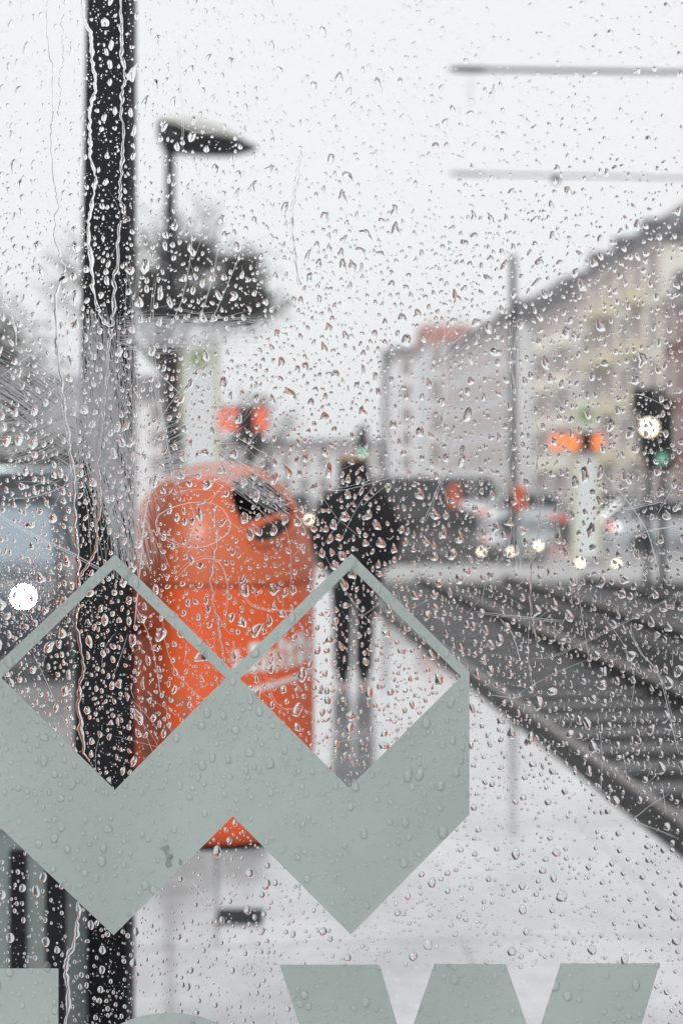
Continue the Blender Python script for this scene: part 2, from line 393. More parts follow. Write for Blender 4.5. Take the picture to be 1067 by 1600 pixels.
# ------------------------------------------------------------------ cars
def car(name, loc, rz, paint, label, cat='car', L=4.4, W=1.8, H=1.5, cl=.0, suv=False, head=None, tail=None, group=None, lit=(1, 1), indicator=None):
    t = empty(name, loc, rz); tag(t, label, cat, group)        # local: front towards -y
    hw = W / 2; hood = .95 if not suv else 1.08; f = -L / 2; r = L / 2
    # lower body loft along y
    st = [(f, .35, .62, .78), (f + .06, .28, .75, .86), (f + .35, .22, hood - .12, .95), (f + 1.15, .22, hood, 1), (0, .22, hood + .02, 1), (r - .5, .22, hood + .03, .99), (r - .08, .28, hood - .05, .92), (r, .4, hood - .2, .84)]
    b = MB(); rings = []
    for y, z0, z1, k in st:
        w2 = hw * k; zm = (z0 + z1) / 2
        prof = [(-w2 * .9, z0), (-w2, z0 + .12), (-w2, zm), (-w2 * .97, z1 - .1), (-w2 * .86, z1), (0, z1 + .03), (w2 * .86, z1), (w2 * .97, z1 - .1), (w2, zm), (w2, z0 + .12), (w2 * .9, z0)]
        rings.append([b.bm.verts.new((px, y, pz)) for px, pz in prof])
    n = len(rings[0])
    for a, c in zip(rings, rings[1:]):
        for k in range(n): b.bm.faces.new((a[k], a[(k + 1) % n], c[(k + 1) % n], c[k]))
    b.bm.faces.new(rings[0]); b.bm.faces.new(rings[-1][::-1])
    b.build('body', paint, t, True)
    # glasshouse
    ys = (f + 1.1, f + 1.85, r - (.35 if suv else .9), r - (.08 if suv else .3))
    g_ = MB(); rr = []
    for y, z, k in ((ys[0], hood - .02, .84), (ys[1], H - .06, .7), (ys[2], H - .06, .7), (ys[3], hood, .84)):
        rr.append((y, z, k))
    A = [g_.bm.verts.new((s * hw * .86, y, hood - .03)) for y in (ys[0], ys[3]) for s in (-1, 1)]
    B = [g_.bm.verts.new((s * hw * .72, y, H - .07)) for y in (ys[1], ys[2]) for s in (-1, 1)]
    q = g_.bm.faces.new
    q((A[0], A[1], B[1], B[0])); q((A[2], B[2], B[3], A[3])); q((A[0], B[0], B[2], A[2])); q((A[1], A[3], B[3], B[1])); q((B[0], B[1], B[3], B[2]))
    g_.build('windows', M['carglass'] if label.startswith('dark car') else M['farglass'], t)
    MB().box((0, (ys[1] + ys[2]) / 2, H - .04), (W * .75, ys[2] - ys[1] + .15, .09), bev=.04).build('roof', paint, t, True)
    pb = MB()
    for s in (-1, 1):
        pb.tube([(s * hw * .865, ys[0], hood - .03), (s * hw * .73, ys[1], H - .06)], .04, 6)
        pb.tube([(s * hw * .865, ys[3], hood - .03), (s * hw * .73, ys[2], H - .06)], .05, 6)
        pb.tube([(s * hw * .865, .1, hood - .03), (s * hw * .73, .1, H - .06)], .035, 6)
    pb.build('pillars', paint, t)
    wr = .33 if not suv else .36
    for y in (f + .85, r - .85):
        for s in (-1, 1):
            wo = MB().lathe([(wr * .62, -.11), (wr * .95, -.11), (wr, -.07), (wr, .07), (wr * .95, .11), (wr * .62, .11), (wr * .6, 0)], n=24, axis='X').build('wheel', M['rubber'], t, True, (s * (hw - .1), y, wr))
            MB().lathe([(.04, .1 * s), (wr * .3, .085 * s), (wr * .6, .1 * s), (wr * .63, 0)], n=20, axis='X').build('rim', M['chrome'], wo, True)
    hm = head or M['white']
    for i, s in enumerate((-1, 1)):
        MB().ball((s * hw * .68, f + .08, .72), (.08, .09, .08), 14).build('headlight', hm if lit[i] else M['chrome'], t, True)
        MB().box((s * hw * .8, r - .06, .8), (.18, .12, .22), bev=.03).build('tail_light', tail or M['redlamp'], t)
        MB().ball((s * (hw + .1), f + 1.45, hood + .05), (.1, .07, .08), 12).build('wing_mirror', paint, t, True)
        if indicator: MB().box((s * hw * .86, f + .2, .66), (.12, .12, .09), bev=.02).build('indicator', indicator, t)
    gb = MB(); [gb.box((0, f - .01, .5 + k * .055), (hw * .9, .05, .02)) for k in range(5)]
    gb.build('grille', M['darkmetal'], t)
    MB().box((0, f - .03, .4), (.5, .02, .11)).build('number_plate', M['stone'], t)
    MB().box((0, r + .01, .62), (.5, .02, .11)).build('number_plate', M['stone'], t)
    return t
def paint(n, c): return mat(n, c, .25, metal=.2, coat=.8, noise=.05)
HL = emis('lit_headlight', (1, .8, .52), 120)
HLf = emis('far_headlight', (1, .8, .55), 9)
AMB = emis('amber_indicator', (1, .35, .03), 3)
tilt = math.atan(-TX)
# near car facing the viewer: its left-hand lamp (seen) at photo x 35
D = 11.4
car('parked_car', (X(35, D) - .83, D + 2.25, -.12), tilt, paint('dark_blue_paint', (.02, .028, .05)), 'dark car with a glaring lit headlight at the left edge', L=4.6, W=1.85, H=1.56, head=HL)
car('parked_car', (X(20, 24), 26, -.12), tilt, paint('silver_blue_paint', (.42, .5, .56)), 'pale blue-grey car behind the headlight car at the left', W=1.85, H=1.95, L=4.9, suv=True)
car('parked_car', (X(-90, 30), 36, -.12), tilt, paint('mid_blue_paint', (.08, .16, .28)), 'blue car farthest back at the left edge', H=1.5)
car('parked_car', (X(445, 46), 48, -.3), tilt, paint('grey_green_paint', (.1, .12, .11)), 'far grey car with a warm headlight just right of the orange bin', H=1.55, head=HLf, lit=(0, 1))
# right side traffic
car('parked_car', (X(1075, 36), 37, -.29), R(100), paint('silver_paint', (.4, .42, .44)), 'silver car with amber indicator at the right edge', indicator=AMB)
car('parked_car', (X(985, 44), 45, -.29), R(95), paint('black_car_paint', (.015, .016, .02)), 'black car beside the traffic light', H=1.55)
car('parked_car', (X(850, 52), 54, -.29), R(96), paint('pale_grey_paint', (.45, .48, .5)), 'pale grey car behind the right stop pillar', H=1.6)
car('parked_car', (X(745, 64), 66, -.29), R(92), paint('white_paint', (.75, .76, .78)), 'white van behind the tram mast', 'van', H=2.3, L=5.2, W=1.95, suv=True)
car('parked_car', (X(660, 50), 52, -.29), R(94), paint('black_van_paint', (.012, .013, .016)), 'black van right of the walking person', 'van', H=2.15, L=4.2, W=1.95, suv=True)

# ------------------------------------------------------------------ street furniture
# black post close behind the window
PD = 3.12
t = empty('black_post', (X(165, PD), PD, 0)); tag(t, 'thick black post standing left of the orange litter bin', 'post')
b = MB()
def quadring(y, xl, xr):
    z = Z(y, PD); a = X(xl, PD) - t.location.x; c = X(xr, PD) - t.location.x; d = .055
    return [(a, -d, z), (c, -d, z), (c, d, z), (a, d, z)]
rings = [[b.bm.verts.new(p) for p in quadring(y, xl, xr)] for y, xl, xr in ((Z and 1828, 113, 205), (1250, 121, 206), (700, 131, 207), (0, 142, 208), (-700, 150, 209))]
for a_, c_ in zip(rings, rings[1:]):
    for k in range(4): b.bm.faces.new((a_[k], a_[(k + 1) % 4], c_[(k + 1) % 4], c_[k]))
b.bm.faces.new(rings[0]); b.bm.faces.new(rings[-1])
bmesh.ops.bevel(b.bm, geom=[e for e in b.bm.edges if abs(e.verts[0].co.z - e.verts[1].co.z) > .3], offset=.006, segments=3, affect='EDGES')
b.build('shaft', M['black'], t, True)
MB().box((0, 0, .01), (.24, .2, .02), bev=.004).build('base_plate', M['darkmetal'], t)
for sx in (-1, 1):
    for sy in (-1, 1): MB().lathe([(.011, .02), (.011, .034), (.006, .038), (.0, .038)], (sx * .095, sy * .078, 0), 6).build('bolt', M['chrome'], t)

# orange litter bin
BR = .232; BD = 3.42; BX = X(342, BD); ZB = Z(1318, BD - .2); ZS = Z(905, BD); ZT = Z(722, BD); DH = ZT - ZS
bn = empty('litter_bin', (BX, BD, ZB)); tag(bn, 'big orange dome-topped litter bin hung beside the black post', 'litter bin')
h = ZS - ZB
MB().lathe([(BR * .93, 0), (BR * .985, .012), (BR * 1.0, .03), (BR * 1.0, .05), (BR * .985, .062), (BR * .985, h - .012), (BR * .975, h - .003), (BR * .9, h - .003)], n=96).build('body', M['orange'], bn, True)
MB().lathe([(BR * .8, -.018), (BR * .9, -.015), (BR * .9, .0)], n=64).build('base', M['black'], bn, True)
# domed lid with the cut mouth
def uv(px, py):
    D = BD - .15
    for _ in range(8):
        u, w_ = (X(px, D) - BX) / BR, (Z(py, D) - ZS) / DH; s_ = max(0, min(.999, w_)); rr = BR * (1 - s_ * s_) ** .41
        D = BD - math.sqrt(max(rr * rr - (u * BR) ** 2, 0)) * .97
    return (u, w_)
def pix(p):
    q = p + Vector((BX, BD, ZB)); return (533.5 + q.x / q.y * F, HOR - (q.z - EYE) / q.y * F)
hole_px = ((366, 746), (385, 741), (403, 743), (422, 752), (440, 767), (455, 787), (463, 806), (420, 812), (378, 818), (366, 800), (359, 780), (358, 762))
hole = [uv(*p) for p in (*hole_px,)]
slot_c = uv(425, 829)
def inside(p, poly):
    x, y = p; c = False; n = len(poly)
    for i in range(n):
        x1, y1 = poly[i]; x2, y2 = poly[(i + 1) % n]
        if (y1 > y) != (y2 > y) and x < (x2 - x1) * (y - y1) / (y2 - y1) + x1: c = not c
    return c
def dome_pt(th, ph, k=1.0):      # ph 0 at the seam .. 90 at the top
    c = math.cos(ph) ** .82; s = math.sin(ph)
    return Vector((BR * k * c * math.cos(th), BR * k * c * math.sin(th), h + DH * k * s))
b = MB(); NT, NP = 240, 90
vr = [[b.bm.verts.new(dome_pt(2 * math.pi * i / NT, math.pi / 2 * j / NP)) for i in range(NT)] for j in range(NP)]
top = b.bm.verts.new(dome_pt(0, math.pi / 2))
for j in range(NP - 1):
    for i in range(NT):
        q = [vr[j][i], vr[j][(i + 1) % NT], vr[j + 1][(i + 1) % NT], vr[j + 1][i]]
        c = sum((v.co for v in q), Vector()) / 4
        if c.y < 0.03 and inside(pix(c), hole_px): continue
        b.bm.faces.new(q)
for i in range(NT): b.bm.faces.new((vr[-1][i], vr[-1][(i + 1) % NT], top))
lid = b.build('lid', M['lid'], bn, True); lid['label'] = 'dome lid, scuffs and sky sheen in its paler orange, dark mouth'
so = lid.modifiers.new('s', 'SOLIDIFY'); so.thickness = .004; so.offset = -1
def on_dome(u, w_, k=1.0):      # front point of the dome for a front-view position
    w_ = max(0, min(.999, w_)); s = w_; c = (1 - s * s) ** .41
    x = u * BR; rr = BR * c
    return Vector((x, -math.sqrt(max(rr * rr - x * x, 0)) * k, h + DH * s))
def smooth_loop(pts, n=6):
    out = []; m = len(pts)
    for i in range(m):
        p0, p1, p2, p3 = (pts[(i + k - 1) % m] for k in range(4))
        for q in range(n):
            t_ = q / n
            out.append(tuple(.5 * (2 * p1[a] + (p2[a] - p0[a]) * t_ + (2 * p0[a] - 5 * p1[a] + 4 * p2[a] - p3[a]) * t_ ** 2 + (3 * p1[a] - p0[a] - 3 * p2[a] + p3[a]) * t_ ** 3) for a in (0, 1)))
    return out
def loop_tube(mb, pts, r, n=8):
    m = len(pts); rings = []
    for i in range(m):
        d = (pts[(i + 1) % m] - pts[i - 1]).normalized(); u = Vector((0, -1, .3)); u = (u - d * u.dot(d)).normalized(); v = d.cross(u)
        rings.append([mb.bm.verts.new(pts[i] + (u * math.cos(a) + v * math.sin(a)) * r) for a in [2 * math.pi * k / n for k in range(n)]])
    for i in range(m):
        a, c = rings[i], rings[(i + 1) % m]
        for k in range(n): mb.bm.faces.new((a[k], a[(k + 1) % n], c[(k + 1) % n], c[k]))
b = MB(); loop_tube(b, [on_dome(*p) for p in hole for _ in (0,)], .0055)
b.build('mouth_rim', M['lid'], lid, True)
MB().lathe([(BR * .9, -h + .02), (BR * .9, -.01), (BR * .86, .0), (0, .0)], (0, 0, h), 48).build('shade_liner', M['orange_in'], bn)
b = MB()
vr2 = [[b.bm.verts.new(dome_pt(2 * math.pi * i / 48, math.pi / 2 * j / 14, .95)) for i in range(48)] for j in range(14)]
for j in range(13):
    for i in range(48): b.bm.faces.new([vr2[j][i], vr2[j][(i + 1) % 48], vr2[j + 1][(i + 1) % 48], vr2[j + 1][i]])
for f_ in [f for f in b.bm.faces if inside(pix(f.calc_center_median()), hole_px) and f.calc_center_median().y < .06]: b.bm.faces.remove(f_)
b.build('shade_shell', M['orange_in'], bn)  # black shell behind the mouth, added for the unlit inside
# ashtray: raised oval ring with a dark inset
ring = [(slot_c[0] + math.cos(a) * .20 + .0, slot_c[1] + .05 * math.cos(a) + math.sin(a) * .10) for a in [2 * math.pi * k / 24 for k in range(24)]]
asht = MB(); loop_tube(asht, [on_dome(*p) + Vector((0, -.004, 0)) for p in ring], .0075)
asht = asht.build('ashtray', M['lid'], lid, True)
b = MB(); ps = [on_dome(slot_c[0] + (p[0] - slot_c[0]) * .9, slot_c[1] + (p[1] - slot_c[1]) * .9) + Vector((0, -.005, 0)) for p in ring]
b.poly(ps, (0, -.003, 0)); b.build('ashtray_slot', M['orange_in'], asht)
# bracket to the post
b = MB()
for z in (.12, h - .1): b.box((X(182, PD) - BX, -.19, z), (.05, .2, .035), bev=.004)
b.build('bracket', M['darkmetal'], bn)
# faded printing on the body: soft white blocks of lettering and a pictogram sticker
def cyl(px, py, k=.9905):
    x = X(px, BD - .2) - BX; x = max(-.97 * BR, min(.97 * BR, x)); rr = BR * k
    return Vector((x, -math.sqrt(rr * rr - x * x), Z(py, BD - .2) - ZB))
def cyl_patch(mb, poly, n=8):
    """four-cornered patch (tl,tr,br,bl in photo pixels) curved onto the body"""
    tl, tr, br_, bl = poly; A = []; 
    for i in range(n + 1):
        s = i / n; A.append((mb.bm.verts.new(cyl(tl[0] + (tr[0] - tl[0]) * s, tl[1] + (tr[1] - tl[1]) * s)), mb.bm.verts.new(cyl(bl[0] + (br_[0] - bl[0]) * s, bl[1] + (br_[1] - bl[1]) * s))))
    for (a, c), (d, e) in zip(A, A[1:]): mb.bm.faces.new((a, d, e, c))
b = MB(); x = 364
hs_ = [38, 20, 46, 44, 30, 48, 40, 50, 36, 44]
i = 0
while x < 486:
    wd = 10 + (i * 7) % 5; hh = hs_[i % 10]; y0 = 1052 - hh - (x - 364) * .07
    cyl_patch(b, ((x, y0), (x + wd, y0 - 1), (x + wd, y0 + hh * .42), (x, y0 + hh * .42)))
    cyl_patch(b, ((x + 2, y0 + hh * .5), (x + wd, y0 + hh * .5), (x + wd - 1, y0 + hh), (x + 1, y0 + hh)))
    x += wd + 2; i += 1
cyl_patch(b, ((372, 1078), (487, 1056), (487, 1063), (372, 1086)), 14)
b.build('lettering', M['white'], bn)
b = MB()
for q in (((222, 1086), (296, 1090), (296, 1096), (222, 1092)), ((222, 1180), (296, 1184), (296, 1190), (222, 1186)), ((222, 1092), (229, 1092), (229, 1182), (222, 1182)), ((289, 1094), (296, 1094), (296, 1186), (289, 1186)),
          ((236, 1110), (252, 1110), (252, 1150), (240, 1140)), ((256, 1128), (284, 1140), (280, 1165), (262, 1160))): cyl_patch(b, q, 4)
b.build('pictogram', M['faded'], bn)

# grey cabinet low at the left
t = empty('metal_cabinet', (X(30, 2.75), 2.75, 0)); tag(t, 'low grey-green metal cabinet with ribbed door left of the black post', 'cabinet')
w0 = X(-140, 2.75) - t.location.x; w1 = X(98, 2.75) - t.location.x; ch = Z(1318, 2.6)
MB().box(((w0 + w1) / 2, .12, ch / 2), (w1 - w0, .3, ch), bev=.008).build('housing', M['grey'], t)
MB().box(((w0 + w1) / 2, .12, ch + .012), (w1 - w0 + .03, .33, .025), bev=.006).build('top', M['stone'], t)
for xx in (2, 60, -60):
    c = X(xx, 2.6) - t.location.x
    MB().box((c + .005, -.036, ch / 2 - .01), (.03, .012, ch - .06), bev=.003).build('rib', M['black'], t)
MB().box((X(74, 2.6) - t.location.x, -.038, ch / 2), (.028, .014, ch - .02), bev=.003).build('edge_strip', M['black'], t)

# street lamp
D = 14.5
t = empty('street_lamp', (X(266, D), D, 0)); tag(t, 'dark street lamp with a wing-shaped head above the orange bin', 'street lamp')
MB().tube([(0, 0, 0), (0, 0, 1.0), (0, 0, 1.02), (0, 0, Z(205, D))], [.085, .08, .058, .05], 16).build('mast', M['darkmetal'], t, True)
zb = Z(222, D)
b = MB()   # long wing: thick towards the mast, pointed at the far end
secs = [(247, 190, 216, .05), (256, 187, 236, .14), (280, 200, 238, .2), (320, 214, 240, .24), (360, 219, 241, .2), (385, 224, 237, .12), (402, 229, 233, .03)]
rr = []
for px, ya, yb, wd in secs:
    x = X(px, D) - t.location.x; a = Z(ya, D); c = Z(yb, D)
    rr.append([b.bm.verts.new(v) for v in ((x, -wd, (a + c * 2) / 3), (x, -wd * .6, a), (x, wd * .6, a), (x, wd, (a + c * 2) / 3), (x, wd * .6, c), (x, -wd * .6, c))])
for a, c in zip(rr, rr[1:]):
    for k in range(6): b.bm.faces.new((a[k], a[(k + 1) % 6], c[(k + 1) % 6], c[k]))
b.bm.faces.new(rr[0]); b.bm.faces.new(rr[-1])
b.build('housing', M['darkmetal'], t, True)
b = MB(); rr = []
for px, ya, yb, wd in [(250, 186, 190, .1), (275, 184, 199, .2), (310, 186, 213, .25), (345, 197, 218, .22), (375, 213, 221, .13), (385, 221, 223, .05)]:
    x = X(px, D) - t.location.x; a = Z(ya, D); c = Z(yb, D)
    rr.append([b.bm.verts.new((x, math.cos(q) * wd, c + (a - c) * math.sin(q))) for q in [math.pi * k / 8 for k in range(9)]])
for a, c in zip(rr, rr[1:]):
    for k in range(8): b.bm.faces.new((a[k], a[k + 1], c[k + 1], c[k]))
M['lampcover'] = mat('lamp_cover', (.42, .42, .38), .4, noise=.1)
b.build('cover', M['lampcover'], t, True)

# overhead line mast right outside the frame with two arms reaching in
D = 13.0
t = empty('line_mast', (X(1260, D), D, -.2)); tag(t, 'two dark horizontal tubes reaching in from the right across the sky', 'mast')
ox = Vector(t.location)
MB().tube([(0, 0, 0), (0, 0, 6.6)], [.1, .08], 16).build('pole', M['darkmetal'], t, True)
for (xa, ya, yb, r, m) in ((702, 108, 116, .018, 'darkmetal'), (702, 271, 281, .011, 'grey')):
    b = MB().tube([Vector((X(xa, D), D, Z(ya, D))) - ox, Vector((X(1067, D), D, Z(yb - 3, D))) - ox, Vector((X(1260, D), D, Z(yb, D))) - ox], r, 10)
    b.tube([Vector((X(xa + 10, D), D, Z(ya + .3, D))) - ox, Vector((X(xa + 55, D), D, Z(ya + 1, D))) - ox], r * 1.5, 10)
    b.build('arm', M[m], t, True)
b = MB(); b.tube([Vector((X(735, D), D, Z(112, D))) - ox, Vector((X(734, D), D, Z(165, D))) - ox], .004, 6)
b.build('drop_wire', M['grey'], t)
MB().box(Vector((X(868, D), D, Z(281, D))) - ox, (.07, .05, .06), bev=.01).build('clamp', M['darkmetal'], t)

# catenary masts
for (px, ytop, D, r, lab) in ((801, 404, 36, .09, 'tall thin black tram mast in the middle distance'), (601, 548, 62, .11, 'shorter hazy tram mast right above the walking person')):
    t = empty('tram_mast', (X(px, D), D, -.27)); tag(t, lab, 'mast', 'tram masts')
    MB().tube([(0, 0, 0), (0, 0, .5), (0, 0, .52), (0, 0, Z(ytop, D) + .27)], [r * 1.5, r * 1.5, r * 1.05, r * .9], 12).build('pole', M['darkmetal'], t, True)
    MB().lathe([(r * 1.1, 0), (r * 1.1, .04), (0, .1)], (0, 0, Z(ytop, D) + .27), 12).build('cap', M['darkmetal'], t)

# small orange bins on posts far away
for (px, py, D) in ((710, 775, 38), (812, 778, 35)):
    t = empty('litter_bin', (X(px, D), D, -.2)); tag(t, 'small far orange bin ' + ('in front of the black van' if px < 750 else 'beside the foot of the tall tram mast'), 'litter bin', 'far orange litter bins')
    zc = Z(py, D) + .2
    MB().tube([(0, .16, 0), (0, .16, zc + .3)], .03, 8).build('post', M['darkmetal'], t)
    MB().lathe([(.1, -.3), (.15, -.28), (.16, .12), (.15, .2), (.1, .28), (0, .32)], (0, 0, zc), 20).build('body', M['orange'], t, True)
    MB().box((0, -.145, zc + .14), (.16, .05, .08), bev=.01).build('mouth', M['orange_in'], t)

# stop pillars with orange display box
M['pillar'] = mat('pale_green_panel', (.6, .63, .55), .35, noise=.06)
M['pillar_frame'] = mat('pillar_frame', (.5, .5, .36), .4)
M['emblem_green'] = mat('green_emblem', (.2, .27, .1), .4)
M['disp'] = mat('lit_orange_display', (.5, .08, .02), .4, emit=(1, .3, .08), es=.75)
M['signorange'] = mat('sign_orange', (.75, .12, .05), .4, emit=(1, .14, .05), es=.12)  # painted sign, no lamp: faint glow added to brighten the orange
M['glassy'] = mat('frosted_panel', (.62, .65, .66), .3)
def stop(D, xl, xr, ytop, ybot, ox0, ox1, oy0, oy1, bx0, bx1, mid, label, dm, logo):
    t = empty('stop_pillar', (X((xl + xr) / 2, D), D, 0)); tag(t, label, 'stop sign', 'tram stop pillars')
    ox = Vector(t.location); zb_ = max(-.27, Z(ybot, D))
    ox.z = t.location.z = zb_
    q = lambda px, py, yy=0: Vector((X(px, D), D + yy, Z(py, D))) - ox
    a = q(xl, ytop); c = q(xr, ytop); hh = a.z
    MB().box(((a.x + c.x) / 2, 0, hh / 2), (c.x - a.x, .12, hh), bev=.02).build('panel', M['glassy'], t)
    b = MB()
    for xx in (a.x - .02, c.x + .02): b.box((xx, 0, hh / 2), (.09, .16, hh + .03), bev=.01)
    b.build('frame', M['pillar_frame'], t)
    MB().box(((a.x + c.x) / 2, -.01, hh - .28), (c.x - a.x - .1, .15, .5), bev=.01).build('header', M['pillar'], t)
    lc = q(*logo); MB().lathe([(.0, -.1), (.17, -.1), (.17, -.06), (0, -.06)], (lc.x, 0, lc.z), 20, 'Y').build('emblem', M['emblem_green'], t)
    a = q(ox0, oy0, -.1); c = q(ox1, oy1, -.1)
    dsp = MB().box(((a.x + c.x) / 2, -.16, (a.z + c.z) / 2), (c.x - a.x, .16, a.z - c.z), bev=.02).build('display', dm, t)
    e = q(bx0, oy0); f_ = q(bx1, oy1)
    MB().box(((e.x + f_.x) / 2, -.17, (e.z + f_.z) / 2), (f_.x - e.x, .2, e.z - f_.z + .04), bev=.02).build('display_box', M['black'], dsp)
    MB().box(((a.x + c.x) / 2, -.06, a.z + .04), (c.x - a.x, .1, .04)).build('display_bracket', M['darkmetal'], t)
stop(26, 288, 338, 530, 870, 343, 419, 638, 674, 374, 398, 0, 'pale pillar with an orange and black display behind the orange bin', M['signorange'], (312, 560))
MB()
stop(30, 897, 932, 626, 872, 858, 939, 679, 703, 903, 922, 0, 'pale green pillar with a glowing orange display on the right', M['disp'], (914, 648))
# dark figure-like machine under the left display
D = 27; t = empty('ticket_machine', (X(365, D), D, -.05)); tag(t, 'black ticket machine under the left orange display', 'machine')
MB().box((0, 0, .9), (.42, .4, 1.8), bev=.03).build('housing', M['black'], t); MB().box((0, -.205, 1.3), (.28, .02, .3), bev=.005).build('screen', M['carglass'], t)
MB().box((0, -.21, .8), (.2, .02, .08), bev=.005).build('slot', M['darkmetal'], t)

# traffic lights
def traffic(D, px, ytop, ybot, base, lab, hx, warm=None, scale=1):
    t = empty('traffic_light', (X(px, D), D, base)); tag(t, lab, 'traffic light', 'traffic lights')
    ox = Vector(t.location); zt = Z(ytop, D) - base; zb_ = Z(ybot, D) - base; k = (zt - zb_) / 3
    MB().tube([(.06, .1, 0), (.06, .1, zt + .2)], .06, 12).build('post', M['darkmetal'], t, True)
    hd = MB().box((0, 0, (zt + zb_) / 2), (hx, .22, zt - zb_), bev=.03).build('head', M['black'], t)
    for j, (nm, mm) in enumerate((('red_lens', M['dimred']), ('amber_lens', M['dimamber']), ('green_lens', M['green']))):
        zz = zt - k * (j + .5); r = min(.1, k * .32) * scale
        le = MB().lathe([(0, -.135), (r, -.12), (r, -.1), (0, -.1)], (0, 0, zz), 20, 'Y').build(nm, mm, hd, True)
        b = MB(); m_ = 10
        A = [(math.cos(a) * r * 1.15, math.sin(a) * r * 1.15) for a in [math.pi * i / m_ - .15 + .03 * i for i in range(m_ + 1)]]
        v1 = [b.bm.verts.new((x_, -.11, zz + z_)) for x_, z_ in A]; v2 = [b.bm.verts.new((x_, -.27, zz + z_ * .95)) for x_, z_ in A]
        for i in range(m_): b.bm.faces.new((v1[i], v1[i + 1], v2[i + 1], v2[i]))
        b.build('visor', M['black'], hd)
    return t
M['dimred'] = mat('unlit_red', (.08, .01, .01), .3); M['dimamber'] = mat('unlit_amber', (.08, .04, .01), .3)
M['green'] = emis('green_signal', (.05, .6, .32), .6)
t = traffic(25, 1031, 622, 735, -.27, 'traffic light showing green at the right edge', .42)
t = traffic(62, 566, 668, 716, -.27, 'far traffic light showing green just above the person', .5)
for c in kids(t):
    for cc in kids(c):
        if 'green' in cc.name:
            cc.data.materials[0] = emis('far_green', (.45, 1, .75), 3)
# second dark signal head and warm lamp
D = 24; t = empty('signal_board', (X(1012, D), D, -.27)); tag(t, 'dark signal board with one glaring warm lamp beside the green light', 'signal')
ox = Vector(t.location)
MB().tube([(0, .05, 0), (0, .05, Z(625, D) + .27)], .05, 12).build('post', M['darkmetal'], t, True)
MB().box((0, 0, Z(672, D) + .27), (.3, .14, .95), bev=.03).build('board', M['black'], t)
MB().box((-.06, 0, Z(625, D) + .27), (.42, .12, .42), bev=.02).build('back_board', M['black'], t)
MB().lathe([(0, -.14), (.1, -.12), (.125, -.08), (0, -.07)], (0, 0, Z(668, D) + .27), 20, 'Y').build('lamp', emis('warm_lamp', (1, .78, .5), 5), t, True)

# low marker lights
ML = emis('marker_lamp', (1, .84, .6), 10)
proto = None
for i, (px, py, D) in enumerate(((752, 862, 33.5), (798, 862, 33.5), (841, 852, 36), (906, 880, 30.5), (963, 881, 30.5))):
    gz = -.27 if D > 31 else -.2
    hgt = Z(py, D) - gz
    t = empty('marker_light', (X(px, D), D, gz)); tag(t, ('leftmost', 'second from left', 'middle and highest', 'fourth from left', 'rightmost')[i] + ' of five low round marker lights beside the crossing', 'marker light', 'marker lights by the crossing')
    MB().lathe([(.05, 0), (.05, .02), (.03, .03), (.025, hgt - .05), (0, hgt - .05)], (0, 0, 0), 12).build('stem', M['darkmetal'], t)
    MB().ball((0, 0, hgt), .042, 12).build('lamp', ML, t, True)

# drain cover in the paving
D = 4.95
t = empty('drain_cover', (X(375, D), D, .002)); tag(t, 'small dark drain cover set in the wet paving under the bin', 'drain cover')
MB().box((0, 0, .003), (.16, .16, .006), bev=.002).build('frame', M['darkmetal'], t)
b = MB(); [b.box((-.055 + k * .022, 0, .008), (.01, .13, .004)) for k in range(6)]; b.build('grate', M['black'], t)

# ------------------------------------------------------------------ person
def skin_obj(name, pts, edges, radii, m, parent, sub=2, root=0):
    me = bpy.data.meshes.new(name); me.from_pydata(pts, edges, []); me.materials.append(m)
    o = link(name, me, parent)
    sk = o.modifiers.new('skin', 'SKIN'); sk.use_smooth_shade = True
    for i, r in enumerate(radii):
        rr = r if isinstance(r, tuple) else (r, r)
        me.skin_vertices[0].data[i].radius = rr
    me.skin_vertices[0].data[root].use_root = True
    sb = o.modifiers.new('sub', 'SUBSURF'); sb.levels = sub; sb.render_levels = sub
    return o
D = 10.8
pe = empty('person', (X(553, D), D, 0), R(-4)); tag(pe, 'person in a bulky black jacket and dark trousers walking away along the platform', 'person')
# back to the camera: local -y is the back, +y is where the person looks
S = 1.0
V = [(0, 0, .92), (0, .01, 1.12), (0, .0, 1.32), (0, .02, 1.44), (0, .03, 1.50), (0, .045, 1.60), (0, .04, 1.68),
     (-.17, 0, 1.38), (-.26, -.02, 1.12), (-.2, .1, .93), (-.17, .14, .87),
     (.17, 0, 1.38), (.28, -.03, 1.13), (.22, .09, .93), (.19, .13, .87),
     (-.09, 0, .86), (-.088, .03, .48), (-.085, -.02, .09), (-.09, .1, .04),
     (.09, 0, .86), (.078, .06, .48), (.07, .08, .09), (.07, .2, .04)]
E = [(0, 1), (1, 2), (2, 3), (3, 4), (4, 5), (5, 6), (2, 7), (7, 8), (8, 9), (9, 10), (2, 11), (11, 12), (12, 13), (13, 14), (0, 15), (15, 16), (16, 17), (17, 18), (0, 19), (19, 20), (20, 21), (21, 22)]
Rd = [.13, .12, .13, .06, .055, (.078, .095), (.06, .075), .055, .042, .03, .03, .055, .042, .03, .03, .085, .055, .04, .035, .085, .055, .04, .035]
body = skin_obj('body', V, E, Rd, M['skin'], pe)
